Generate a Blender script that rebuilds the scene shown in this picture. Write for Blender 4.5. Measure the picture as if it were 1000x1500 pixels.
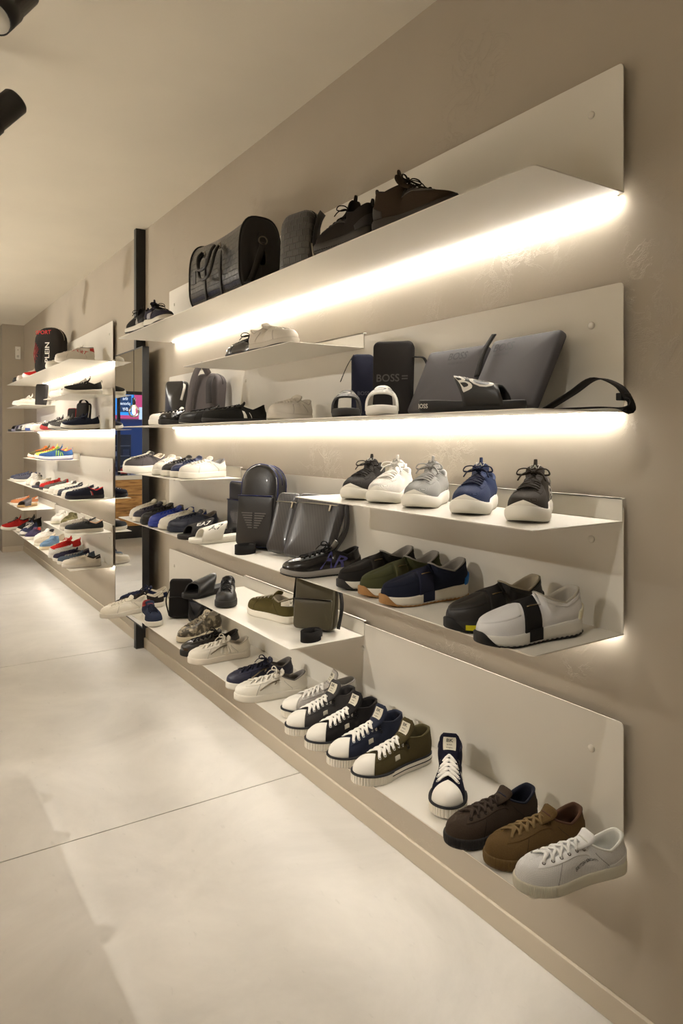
import bpy, math, random
import numpy as np
from mathutils import Vector, Matrix, Euler

for o in list(bpy.data.objects): bpy.data.objects.remove(o)
scene = bpy.context.scene
col = scene.collection
PI = math.pi
W = 1.6                      # camera to shelf wall, metres
EYE = 0.951 * W              # camera height
TH = math.atan2(673, 1030)   # camera turned towards the wall by this angle

# ---------------------------------------------------------------- camera
cam_d = bpy.data.cameras.new('camera')
cam = bpy.data.objects.new('camera', cam_d); col.objects.link(cam)
cam_d.sensor_fit = 'HORIZONTAL'; cam_d.sensor_width = 36; cam_d.lens = 36 * 1.030
cam_d.shift_y = -0.109; cam_d.clip_start = 0.05
cam.location = (0, 0, EYE); cam.rotation_euler = (PI / 2, 0, -TH)
scene.camera = cam

# ---------------------------------------------------------------- world, exposure
wd = bpy.data.worlds.new('world'); scene.world = wd; wd.use_nodes = True
wd.node_tree.nodes['Background'].inputs[0].default_value = (0.55, 0.68, 1.0, 1)
wd.node_tree.nodes['Background'].inputs[1].default_value = 0.9
vs = scene.view_settings
vs.view_transform = 'Standard'; vs.look = 'None'; vs.gamma = 1; vs.exposure = 0.0
vs.use_curve_mapping = False
WARM = (1.0, 0.94, 0.85)
WARM2 = (1.0, 0.86, 0.68)
ST, CT = math.sin(TH), math.cos(TH)

# ---------------------------------------------------------------- general helpers
def ray(u, v):
    r = (u - 500) / 1030.0
    return Vector((ST + r * CT, CT - r * ST, (641 - v) / 1030.0))
def on_z(a, u, v):
    """point of the horizontal plane a*W above the eye seen at (u, v)"""
    d = ray(u, v); t = a * W / d.z
    return Vector((d.x * t, d.y * t, EYE + a * W))
def on_x(a, u):
    """Y on the plane X = a*W seen in column u"""
    d = ray(u, 0); return d.y * a * W / d.x

def tag(o, label=None, cat=None, group=None, kind=None):
    if label: o['label'] = label
    if cat: o['category'] = cat
    if group: o['group'] = group
    if kind: o['kind'] = kind
    return o
def empty(name, loc=(0, 0, 0), rot=(0, 0, 0)):
    o = bpy.data.objects.new(name, None); col.objects.link(o)
    o.empty_display_size = 0.05
    o.location = loc; o.rotation_euler = rot
    return o
def mesh_obj(name, verts, faces, material, parent=None, smooth=True, uvs=None):
    me = bpy.data.meshes.new(name)
    me.from_pydata([tuple(v) for v in verts], [], [tuple(f) for f in faces])
    if uvs is not None:
        lay = me.uv_layers.new(name='UVMap')
        idx = np.empty(len(me.loops), dtype=np.int32); me.loops.foreach_get('vertex_index', idx)
        lay.data.foreach_set('uv', np.asarray(uvs, dtype=np.float32)[idx].ravel())
    if smooth: me.polygons.foreach_set('use_smooth', [True] * len(me.polygons))
    me.update()
    if material: me.materials.append(material)
    o = bpy.data.objects.new(name, me); col.objects.link(o)
    if parent: o.parent = parent
    return o

class MB:
    """collects simple solids into one mesh"""
    def __init__(s): s.v = []; s.f = []
    def add(s, v, f):
        b = len(s.v); s.v += [tuple(p) for p in v]; s.f += [tuple(i + b for i in q) for q in f]; return s
    def box(s, x0, x1, y0, y1, z0, z1, bev=0.0):
        if x0 > x1: x0, x1 = x1, x0
        if y0 > y1: y0, y1 = y1, y0
        if z0 > z1: z0, z1 = z1, z0
        if bev <= 0:
            v = [(x, y, z) for z in (z0, z1) for y in (y0, y1) for x in (x0, x1)]
            return s.add(v, [(0, 2, 3, 1), (4, 5, 7, 6), (0, 1, 5, 4), (2, 6, 7, 3), (0, 4, 6, 2), (1, 3, 7, 5)])
        import bmesh
        bm = bmesh.new(); bmesh.ops.create_cube(bm, size=1)
        for q in bm.verts:
            q.co = ((x0 + x1) / 2 + q.co.x * (x1 - x0), (y0 + y1) / 2 + q.co.y * (y1 - y0), (z0 + z1) / 2 + q.co.z * (z1 - z0))
        bmesh.ops.bevel(bm, geom=list(bm.edges), offset=bev, segments=2, profile=.5, affect='EDGES')
        bm.verts.index_update()
        v = [tuple(q.co) for q in bm.verts]; f = [[q.index for q in p.verts] for p in bm.faces]; bm.free()
        return s.add(v, f)
    def cyl(s, p0, p1, r0, r1=None, n=16, cap=True):
        if r1 is None: r1 = r0
        return s.tube([p0, p1], [r0, r1], n, cap)
    def tube(s, pts, rad, n=8, cap=True, flat=1.0, up=None, closed=False):
        pts = [Vector(p) for p in pts]; m = len(pts)
        if not hasattr(rad, '__len__'): rad = [rad] * m
        v = []; prev = None
        for i, p in enumerate(pts):
            if closed: t = pts[(i + 1) % m] - pts[i - 1]
            else: t = pts[min(i + 1, m - 1)] - pts[max(i - 1, 0)]
            t.normalize()
            if up is not None:
                a = Vector(up)
            elif prev is None:
                a = Vector((0, 0, 1)) if abs(t.z) < .9 else Vector((1, 0, 0))
            else: a = prev
            a = a - t * a.dot(t)
            if a.length < 1e-6: a = t.orthogonal()
            a.normalize(); prev = a; b = t.cross(a)
            for k in range(n):
                g = 2 * PI * k / n
                v.append(p + (a * math.cos(g) * flat + b * math.sin(g)) * rad[i])
        f = []
        for i in range(m if closed else m - 1):
            j = (i + 1) % m
            for k in range(n):
                l = (k + 1) % n
                f.append((i * n + k, i * n + l, j * n + l, j * n + k))
        if cap and not closed:
            f.append(tuple(range(n - 1, -1, -1))); f.append(tuple((m - 1) * n + k for k in range(n)))
        return s.add(v, f)
    def lathe(s, prof, n=24, M=None):
        v = []; f = []
        for r, z in prof:
            for k in range(n):
                g = 2 * PI * k / n; v.append(Vector((r * math.cos(g), r * math.sin(g), z)))
        if M is not None: v = [M @ p for p in v]
        m = len(prof)
        for i in range(m - 1):
            for k in range(n):
                l = (k + 1) % n; f.append((i * n + k, i * n + l, (i + 1) * n + l, (i + 1) * n + k))
        if prof[0][0] > 1e-6: f.append(tuple(range(n - 1, -1, -1)))
        if prof[-1][0] > 1e-6: f.append(tuple((m - 1) * n + k for k in range(n)))
        return s.add(v, f)
    def build(s, name, material, parent=None, smooth=False):
        return mesh_obj(name, s.v, s.f, material, parent, smooth)

def thick_grid(P, th, closed_u=False):
    """P (m, n, 3) surface points -> closed solid of thickness th below the surface"""
    P = np.asarray(P, float); m, n, _ = P.shape
    du = np.gradient(P, axis=0); dv = np.gradient(P, axis=1)
    N = np.cross(du, dv); N /= (np.linalg.norm(N, axis=2, keepdims=True) + 1e-9)
    Q = P - N * th
    v = np.concatenate([P.reshape(-1, 3), Q.reshape(-1, 3)]); o = m * n; f = []
    for i in range(m - 1):
        for j in range(n - 1):
            a, b, c, d = i * n + j, (i + 1) * n + j, (i + 1) * n + j + 1, i * n + j + 1
            f.append((a, b, c, d)); f.append((o + a, o + d, o + c, o + b))
    for i in range(m - 1):
        a, b = i * n, (i + 1) * n; f.append((a, o + a, o + b, b))
        a, b = i * n + n - 1, (i + 1) * n + n - 1; f.append((a, b, o + b, o + a))
    for j in range(n - 1):
        a, b = j, j + 1; f.append((a, b, o + b, o + a))
        a, b = (m - 1) * n + j, (m - 1) * n + j + 1; f.append((a, o + a, o + b, b))
    return v, f

def crom(pts, n):
    """Catmull-Rom through the points, n samples"""
    p = np.asarray(pts, float)
    p = np.vstack([2 * p[0] - p[1], p, 2 * p[-1] - p[-2]]); k = len(p) - 3
    out = []
    for q in np.linspace(0, k - 1e-9, n):
        i = int(q); t = q - i; a, b, c, d = p[i:i + 4]
        out.append(.5 * (2 * b + (c - a) * t + (2 * a - 5 * b + 4 * c - d) * t * t + (3 * b - a - 3 * c + d) * t ** 3))
    return np.array(out)

# ---------------------------------------------------------------- materials
MATS = {}
def lin(c):
    return tuple(((x / 255) / 12.92 if x / 255 < .04045 else ((x / 255 + .055) / 1.055) ** 2.4) for x in c)
def mat(name, rgb, rough=.5, metal=0., tex=None, scale=200, bump=.15, spec=.5, coat=0., var=0.):
    """rgb in 0-255 display values"""
    if name in MATS: return MATS[name]
    m = bpy.data.materials.new(name); m.use_nodes = True; MATS[name] = m
    nt = m.node_tree; b = nt.nodes['Principled BSDF']; c = lin(rgb) + (1,)
    b.inputs['Base Color'].default_value = c; b.inputs['Roughness'].default_value = rough
    b.inputs['Metallic'].default_value = metal; b.inputs['Specular IOR Level'].default_value = spec
    b.inputs['Coat Weight'].default_value = coat
    N = nt.nodes.new; Lk = nt.links.new
    if tex:
        tc = N('ShaderNodeTexCoord'); bp = N('ShaderNodeBump'); bp.inputs['Strength'].default_value = bump
        bp.inputs['Distance'].default_value = .002
        if tex == 'noise' or tex == 'leather':
            t = N('ShaderNodeTexNoise'); t.inputs['Scale'].default_value = scale; t.inputs['Detail'].default_value = 4
            Lk(tc.outputs['Object'], t.inputs['Vector']); out = t.outputs[0]
            if tex == 'leather':
                t2 = N('ShaderNodeTexVoronoi'); t2.inputs['Scale'].default_value = scale * 2
                Lk(tc.outputs['Object'], t2.inputs['Vector'])
                mx = N('ShaderNodeMath'); mx.operation = 'ADD'; Lk(t.outputs[0], mx.inputs[0]); Lk(t2.outputs[0], mx.inputs[1]); out = mx.outputs[0]
        elif tex == 'weave':
            w1 = N('ShaderNodeTexWave'); w1.bands_direction = 'X'; w2 = N('ShaderNodeTexWave'); w2.bands_direction = 'Z'
            mx = N('ShaderNodeMath'); mx.operation = 'MAXIMUM'
            for k, w in enumerate((w1, w2)):
                w.inputs['Scale'].default_value = scale; Lk(tc.outputs['Object'], w.inputs['Vector']); Lk(w.outputs[1], mx.inputs[k])
            out = mx.outputs[0]
        elif tex == 'knit':
            w1 = N('ShaderNodeTexWave'); w1.bands_direction = 'DIAGONAL'; w1.inputs['Scale'].default_value = scale
            w1.inputs['Distortion'].default_value = 2; Lk(tc.outputs['Object'], w1.inputs['Vector']); out = w1.outputs[1]
        elif tex == 'perf':
            mp = N('ShaderNodeVectorMath'); mp.operation = 'SCALE'; mp.inputs['Scale'].default_value = scale
            Lk(tc.outputs['UV'], mp.inputs[0])
            fr = N('ShaderNodeVectorMath'); fr.operation = 'FRACTION'; Lk(mp.outputs[0], fr.inputs[0])
            sb = N('ShaderNodeVectorMath'); sb.operation = 'SUBTRACT'; sb.inputs[1].default_value = (.5, .5, 0); Lk(fr.outputs[0], sb.inputs[0])
            ln = N('ShaderNodeVectorMath'); ln.operation = 'LENGTH'; Lk(sb.outputs[0], ln.inputs[0])
            gt = N('ShaderNodeMath'); gt.operation = 'GREATER_THAN'; gt.inputs[1].default_value = .22; Lk(ln.outputs['Value'], gt.inputs[0])
            out = gt.outputs[0]
            mc = N('ShaderNodeMix'); mc.data_type = 'RGBA'; mc.inputs['A'].default_value = tuple(x * .35 for x in c[:3]) + (1,)
            mc.inputs['B'].default_value = c; Lk(out, mc.inputs['Factor']); Lk(mc.outputs['Result'], b.inputs['Base Color'])
        elif tex == 'croc':
            mp = N('ShaderNodeMapping'); mp.inputs['Scale'].default_value = (scale, scale, scale); Lk(tc.outputs['UV'], mp.inputs[0])
            t = N('ShaderNodeTexBrick'); t.inputs['Scale'].default_value = 1; t.inputs['Mortar Size'].default_value = .06
            t.inputs['Mortar Smooth'].default_value = .9; t.inputs['Color1'].default_value = (1, 1, 1, 1); t.inputs['Color2'].default_value = (.8, .8, .8, 1)
            t.inputs['Mortar'].default_value = (0, 0, 0, 1); t.inputs['Brick Width'].default_value = .8; t.inputs['Row Height'].default_value = .55
            nz = N('ShaderNodeTexNoise'); nz.inputs['Scale'].default_value = 1.4; Lk(mp.outputs[0], nz.inputs['Vector'])
            ad = N('ShaderNodeMixRGB'); ad.inputs[0].default_value = .12; Lk(mp.outputs[0], ad.inputs[1]); Lk(nz.outputs['Color'], ad.inputs[2])
            Lk(ad.outputs[0], t.inputs['Vector']); out = t.outputs['Color']; bp.inputs['Distance'].default_value = .004
        elif tex == 'mono':
            w1 = N('ShaderNodeTexChecker'); w1.inputs['Scale'].default_value = scale
            mp = N('ShaderNodeMapping'); mp.inputs['Rotation'].default_value = (0, 0, .6); mp.inputs['Scale'].default_value = (.35, 1, 1)
            Lk(tc.outputs['UV'], mp.inputs[0]); Lk(mp.outputs[0], w1.inputs['Vector']); out = w1.outputs[1]
            mc = N('ShaderNodeMix'); mc.data_type = 'RGBA'; mc.inputs['A'].default_value = c
            mc.inputs['B'].default_value = tuple(min(1, x * 1.5 + .004) for x in c[:3]) + (1,)
            Lk(out, mc.inputs['Factor']); Lk(mc.outputs['Result'], b.inputs['Base Color'])
        elif tex == 'camo':
            t = N('ShaderNodeTexNoise'); t.inputs['Scale'].default_value = scale; t.inputs['Detail'].default_value = 1
            Lk(tc.outputs['Object'], t.inputs['Vector']); cr = N('ShaderNodeValToRGB'); cr.color_ramp.interpolation = 'CONSTANT'
            cr.color_ramp.elements[0].color = tuple(x * .35 for x in c[:3]) + (1,); cr.color_ramp.elements[1].position = .47; cr.color_ramp.elements[1].color = c
            e = cr.color_ramp.elements.new(.56); e.color = tuple(min(1, x * 1.8) for x in c[:3]) + (1,)
            Lk(t.outputs[0], cr.inputs[0]); Lk(cr.outputs[0], b.inputs['Base Color']); out = t.outputs[0]
        elif tex == 'marl':
            t = N('ShaderNodeTexNoise'); t.inputs['Scale'].default_value = scale; t.inputs['Detail'].default_value = 2
            Lk(tc.outputs['Object'], t.inputs['Vector']); cr = N('ShaderNodeValToRGB')
            cr.color_ramp.elements[0].position = .42; cr.color_ramp.elements[1].position = .58
            cr.color_ramp.elements[0].color = tuple(x * .3 for x in c[:3]) + (1,); cr.color_ramp.elements[1].color = tuple(min(1, x * 1.8) for x in c[:3]) + (1,)
            Lk(t.outputs[0], cr.inputs[0]); Lk(cr.outputs[0], b.inputs['Base Color']); out = t.outputs[0]
        Lk(out, bp.inputs['Height']); Lk(bp.outputs[0], b.inputs['Normal'])
        if var and tex in ('noise', 'leather', 'knit', 'weave'):
            mc = N('ShaderNodeMix'); mc.data_type = 'RGBA'; mc.inputs['A'].default_value = tuple(x * (1 - var) for x in c[:3]) + (1,)
            mc.inputs['B'].default_value = tuple(min(1, x * (1 + var)) for x in c[:3]) + (1,)
            Lk(out, mc.inputs['Factor']); Lk(mc.outputs['Result'], b.inputs['Base Color'])
    return m
def emis(name, rgb, strength):
    m = bpy.data.materials.new(name); m.use_nodes = True; nt = m.node_tree
    b = nt.nodes['Principled BSDF']; b.inputs['Base Color'].default_value = tuple(rgb) + (1,)
    b.inputs['Emission Color'].default_value = tuple(rgb) + (1,); b.inputs['Emission Strength'].default_value = strength
    return m

# ---------------------------------------------------------------- surfaces
def plaster(name, rgb, bump=.5):
    m = bpy.data.materials.new(name); m.use_nodes = True; nt = m.node_tree; N = nt.nodes.new; Lk = nt.links.new
    b = nt.nodes['Principled BSDF']; b.inputs['Roughness'].default_value = .7; b.inputs['Specular IOR Level'].default_value = .25
    c = lin(rgb); tc = N('ShaderNodeTexCoord')
    n1 = N('ShaderNodeTexNoise'); n1.inputs['Scale'].default_value = 2.2; n1.inputs['Detail'].default_value = 5; Lk(tc.outputs['Object'], n1.inputs['Vector'])
    mc = N('ShaderNodeMix'); mc.data_type = 'RGBA'; mc.inputs['A'].default_value = tuple(x * .93 for x in c) + (1,); mc.inputs['B'].default_value = tuple(x * 1.06 for x in c) + (1,)
    Lk(n1.outputs[0], mc.inputs['Factor']); Lk(mc.outputs['Result'], b.inputs['Base Color'])
    # trowel marks: thin ridges, gathered in patches
    n2 = N('ShaderNodeTexNoise'); n2.inputs['Scale'].default_value = 9; n2.inputs['Detail'].default_value = 10; n2.inputs['Roughness'].default_value = .68; n2.inputs['Distortion'].default_value = .5
    Lk(tc.outputs['Object'], n2.inputs['Vector'])
    s1 = N('ShaderNodeMath'); s1.operation = 'SUBTRACT'; s1.inputs[1].default_value = .5; Lk(n2.outputs[0], s1.inputs[0])
    a1 = N('ShaderNodeMath'); a1.operation = 'ABSOLUTE'; Lk(s1.outputs[0], a1.inputs[0])
    r1 = N('ShaderNodeMapRange'); r1.inputs['From Min'].default_value = 0; r1.inputs['From Max'].default_value = .03; r1.inputs['To Min'].default_value = 1; r1.inputs['To Max'].default_value = 0
    Lk(a1.outputs[0], r1.inputs['Value'])
    n3 = N('ShaderNodeTexNoise'); n3.inputs['Scale'].default_value = 2.6; Lk(tc.outputs['Object'], n3.inputs['Vector'])
    r3 = N('ShaderNodeMapRange'); r3.inputs['From Min'].default_value = .50; r3.inputs['From Max'].default_value = .70; Lk(n3.outputs[0], r3.inputs['Value'])
    mu = N('ShaderNodeMath'); mu.operation = 'MULTIPLY'; Lk(r1.outputs[0], mu.inputs[0]); Lk(r3.outputs[0], mu.inputs[1])
    n4 = N('ShaderNodeTexNoise'); n4.inputs['Scale'].default_value = 60; n4.inputs['Detail'].default_value = 4; Lk(tc.outputs['Object'], n4.inputs['Vector'])
    m4 = N('ShaderNodeMath'); m4.operation = 'MULTIPLY_ADD'; m4.inputs[1].default_value = .10; Lk(n4.outputs[0], m4.inputs[0]); Lk(mu.outputs[0], m4.inputs[2])
    bp = N('ShaderNodeBump'); bp.inputs['Strength'].default_value = bump; bp.inputs['Distance'].default_value = .002
    Lk(m4.outputs[0], bp.inputs['Height']); Lk(bp.outputs[0], b.inputs['Normal'])
    return m
def concrete(name, rgb):
    m = bpy.data.materials.new(name); m.use_nodes = True; nt = m.node_tree; N = nt.nodes.new; Lk = nt.links.new
    b = nt.nodes['Principled BSDF']; c = lin(rgb); tc = N('ShaderNodeTexCoord')
    n1 = N('ShaderNodeTexNoise'); n1.inputs['Scale'].default_value = 1.6; n1.inputs['Detail'].default_value = 8; n1.inputs['Roughness'].default_value = .65; n1.inputs['Distortion'].default_value = .6
    Lk(tc.outputs['Object'], n1.inputs['Vector'])
    cr = N('ShaderNodeValToRGB'); cr.color_ramp.elements[0].position = .3; cr.color_ramp.elements[1].position = .7
    cr.color_ramp.elements[0].color = tuple(x * .84 for x in c) + (1,); cr.color_ramp.elements[1].color = tuple(x * 1.10 for x in c) + (1,)
    Lk(n1.outputs[0], cr.inputs[0])
    n2 = N('ShaderNodeTexNoise'); n2.inputs['Scale'].default_value = 38; n2.inputs['Detail'].default_value = 5
    mp = N('ShaderNodeMapping'); mp.inputs['Scale'].default_value = (1, .35, 1); mp.inputs['Rotation'].default_value = (0, 0, .7)
    Lk(tc.outputs['Object'], mp.inputs[0]); Lk(mp.outputs[0], n2.inputs['Vector'])
    r2 = N('ShaderNodeMapRange'); r2.inputs['From Min'].default_value = .66; r2.inputs['From Max'].default_value = .72; Lk(n2.outputs[0], r2.inputs['Value'])
    r2.inputs['To Max'].default_value = .22
    mx = N('ShaderNodeMix'); mx.data_type = 'RGBA'; mx.inputs['B'].default_value = tuple(x * .6 for x in c) + (1,)
    Lk(cr.outputs[0], mx.inputs['A']); Lk(r2.outputs[0], mx.inputs['Factor']); Lk(mx.outputs['Result'], b.inputs['Base Color'])
    r3 = N('ShaderNodeMapRange'); r3.inputs['To Min'].default_value = .30; r3.inputs['To Max'].default_value = .52; Lk(n1.outputs[0], r3.inputs['Value'])
    Lk(r3.outputs[0], b.inputs['Roughness'])
    bp = N('ShaderNodeBump'); bp.inputs['Strength'].default_value = .05; bp.inputs['Distance'].default_value = .002; Lk(n1.outputs[0], bp.inputs['Height']); Lk(bp.outputs[0], b.inputs['Normal'])
    return m
M_WALL = plaster('wall plaster', (173, 163, 147))
M_CEIL = plaster('ceiling paint', (218, 210, 194), .08)
M_FLOOR = concrete('polished concrete', (204, 200, 193))
M_SHELF = mat('white powder coated steel', (224, 219, 208), .42, 0, 'noise', 900, .04)
M_BASE = mat('baseboard paint', (188, 177, 158), .5)
M_BLACK = mat('black steel', (22, 21, 20), .45)
M_LED = emis('LED strip', (1.0, .945, .87), 80)
M_LED2 = emis('LED strip, dimmed', (1.0, .945, .87), 34)
M_JOINT = mat('joint filler', (70, 62, 50), .8)
# ================================================================ the room
XW = W; XL = -2.7 * W; YB = -1.6 * W; YE = 6.41 * W; YF = 6.62 * W; HC = 1.893 * W
def struct(o): o['kind'] = 'structure'; return o
# floor: screed slabs with recessed joints
fl = struct(MB().box(XL - .1, XW + .1, YB - .1, YF + .9, -.10, -.006).build('floor', M_JOINT))
joints = [YB - .1, .265 * W, 1.735 * W, 3.205 * W, 4.675 * W, 6.145 * W, YF + .9]
for a, b in zip(joints[:-1], joints[1:]):
    MB().box(XL - .1, XW + .1, a + .003, b - .003, -.006, 0).build('slab', M_FLOOR, fl)
struct(MB().box(XL - .1, XW + .1, YB - .1, YF + .9, HC, HC + .1).build('ceiling', M_CEIL))
struct(MB().box(XW, XW + .1, YB - .1, YF + .9, 0, HC).build('wall_right', M_WALL))
struct(MB().box(XL - .1, XL, YB - .1, YF + .9, 0, HC).build('wall_left', M_WALL))
struct(MB().box(XL, XW, YB - .1, YB, 0, HC).build('wall_back', M_WALL))
struct(MB().box(.835 * W, XW, YE, YE + .12, 0, HC).build('wall_front', M_WALL))
struct(MB().box(XL, .835 * W, YF + .30, YF + .40, 1.18 * W + .35, HC).build('wall_above_window', M_WALL))
struct(MB().box(XW - .012, XW, YB, YE, 0, .045 * W, .002).build('baseboard_right', M_BASE))
struct(MB().box(.835 * W, XW - .012, YE - .012, YE, 0, .045 * W, .002).build('baseboard_front', M_BASE))

# ================================================================ shelves
XF, XP = .775 * W, .982 * W
LV = dict(S1=.390, S2=.042, S2b=.2188, S3=-.132, S4=-.311, S5b=-.481, S5=-.657)
UNITS = {1: (.688 * W, 2.788 * W), 2: (3.627 * W, 5.727 * W)}
def zof(l): return EYE + LV[l] * W
def plate_with_round(y0, y1, z0, z1, x0, x1, r=.012):
    pts = []
    for cy, cz, a0 in ((y1 - r, z1 - r, 0), (y0 + r, z1 - r, PI / 2)):
        for k in range(5):
            a = a0 + k * PI / 8; pts.append((cy + r * math.cos(a), cz + r * math.sin(a)))
    pts += [(y0, z0), (y1, z0)]
    n = len(pts)
    v = [(x0, y, z) for y, z in pts] + [(x1, y, z) for y, z in pts]
    f = [tuple(range(n)), tuple(range(2 * n - 1, n - 1, -1))] + [(i, i + n, (i + 1) % n + n, (i + 1) % n) for i in range(n)]
    return v, f
def main_shelf(lev, unit, label):
    y0, y1 = UNITS[unit]; z = zof(lev); t = .003; ph = .2045 * W
    r = empty('wall_shelf', (XP, (y0 + y1) / 2, z)); o = r.location
    tag(r, label, 'shelf', 'long folded steel wall shelves')
    def B(*a): return [a[0] - o.x, a[1] - o.x, a[2] - o.y, a[3] - o.y, a[4] - o.z, a[5] - o.z]
    v, f = plate_with_round(y0 - o.y, y1 - o.y, -t, ph, 0, t)
    MB().add(v, f).build('back_plate', M_SHELF, r)
    # shelf board with rounded front corners
    rc = .015; x0 = XF - o.x
    pts = [(0.0, y0 - o.y)]
    for cy, a0 in ((y0 - o.y + rc, -PI / 2), (y1 - o.y - rc, -PI)):
        for k in range(5):
            a = a0 - k * PI / 8; pts.append((x0 + rc + rc * math.cos(a), cy + rc * math.sin(a)))
    pts.append((0.0, y1 - o.y)); n = len(pts)
    v = [(x, y, -t) for x, y in pts] + [(x, y, 0) for x, y in pts]
    f = [tuple(range(n)), tuple(range(2 * n - 1, n - 1, -1))] + [(i, i + n, (i + 1) % n + n, (i + 1) % n) for i in range(n)]
    MB().add(v, f).build('shelf_board', M_SHELF, r)
    # LED profile in the gap between plate and wall
    MB().box(*B(XP + t + .002, XW - .004, y0 + .03, y1 - .05, z - .002, z + .012)).build('led_profile', M_SHELF, r)
    MB().box(*B(XP + t + .004, XW - .008, y0 + .03, y1 - .05, z - .008, z - .002)).build('led_strip', M_LED if lev in ('S1', 'S2') else M_LED2, r)
    for k in range(4):
        yy = y0 + .095 + (y1 - y0 - .19) * k / 3
        Mx = Matrix.Translation((0, yy - o.y, ph * .70)) @ Matrix.Rotation(-PI / 2, 4, 'Y')
        MB().lathe([(.010, 0), (.010, .002), (.007, .004), (0, .0045)], 16, Mx).build('screw_cap', M_SHELF, r, True)
    return r
def small_shelf(lev, ya, yb, label):
    z = zof(lev); t = .003; up = .036 * W
    r = empty('short_wall_shelf', (XP - .004, (ya + yb) / 2, z)); o = r.location
    tag(r, label, 'shelf', 'short hook-on steel shelves')
    h = (yb - ya) / 2; x0 = XF - o.x
    v, f = plate_with_round(-h, h, -t, up, 0, .0025, .006); MB().add(v, f).build('upstand', M_SHELF, r)
    MB().box(x0, 0, -h, h, -t, 0, .0008).build('shelf_board', M_SHELF, r)
    MB().box(.0, .012, -h, h, up - .003, up).build('hook', M_SHELF, r)
    return r
names = {'S1': 'topmost', 'S2': 'second from the top', 'S4': 'third from the top', 'S5': 'lowest'}
for un, wh in ((1, 'before the mirror'), (2, 'behind the mirror')):
    for lv, nm in names.items():
        main_shelf(lv, un, f'long white wall shelf, {nm} of the unit {wh}')
T = .70 * W
def third(un, k):  # k = 0 nearest
    a = UNITS[un][0]; return a + k * T + (.02 if k else 0), a + (k + 1) * T - (.02 if k < 2 else 0)
for lv, un, k, lb in (('S2b', 1, 1, 'short white shelf carrying the pearl grey sneaker, under the crocodile duffel bag'),
                      ('S3', 1, 0, 'short white shelf carrying the row of five pale soled runners'),
                      ('S3', 1, 2, 'short white shelf carrying white, navy and black tennis shoes beside the mirror'),
                      ('S5b', 1, 1, 'short white shelf carrying the olive brown pouch and black sneaker'),
                      ('S2b', 2, 0, 'short white shelf carrying a black mesh trainer with thick white sole'),
                      ('S2b', 2, 2, 'short white shelf carrying a white trainer near the far wall'),
                      ('S3', 2, 1, 'short white shelf carrying the bright coloured running shoes'),
                      ('S5b', 2, 0, 'short white shelf carrying navy laurel sneaker and olive shoe'),
                      ('S5b', 2, 2, 'short white shelf carrying tan sneaker near the far wall')):
    a, b = third(un, k); small_shelf(lv, a, b, lb)

# ================================================================ mirror and posts
def post(y, label):
    r = empty('mirror_post', (.978 * W, y, 0)); tag(r, label, 'post')
    MB().box(-.022 * W, .022 * W, 0, .03 * W, .004, HC, .002).build('tube', M_BLACK, r)
    MB().box(-.022 * W, .022 * W, -.004, .03 * W + .004, 0, .004).build('foot_plate', M_BLACK, r)
post(3.152 * W, 'black square steel post from floor to ceiling behind the mirror')
MIR = bpy.data.materials.new('mirror glass'); MIR.use_nodes = True
_b = MIR.node_tree.nodes['Principled BSDF']; _b.inputs['Base Color'].default_value = (.86, .88, .87, 1); _b.inputs['Metallic'].default_value = 1; _b.inputs['Roughness'].default_value = .01
y0, y1, z0, z1 = 2.963 * W, 3.381 * W, .14 * W, 1.34 * W
mr = empty('wall_mirror', (.94 * W, (y0 + y1) / 2, z0)); tag(mr, 'tall narrow black framed mirror between the two shelf units', 'mirror')
hy = (y1 - y0) / 2; hz = z1 - z0; xm = -.015 * W
MB().box(xm + .002, .015 * W, -hy, -hy + .008, 0, hz).build('frame_side', M_BLACK, mr)
MB().box(xm + .002, .015 * W, hy - .004, hy, 0, hz).build('frame_side', M_BLACK, mr)
MB().box(xm + .002, .015 * W, -hy + .008, hy - .004, hz - .008, hz).build('frame_top', M_BLACK, mr)
MB().box(xm + .002, .015 * W, -hy + .008, hy - .004, 0, .008).build('frame_bottom', M_BLACK, mr)
MB().box(xm + .01, .015 * W - .002, -hy + .008, hy - .004, .008, hz - .008).build('backing', M_BLACK, mr)
MB().box(xm + .003, xm + .008, -hy + .009, hy - .005, .009, hz - .009).build('glass', MIR, mr)

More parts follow.
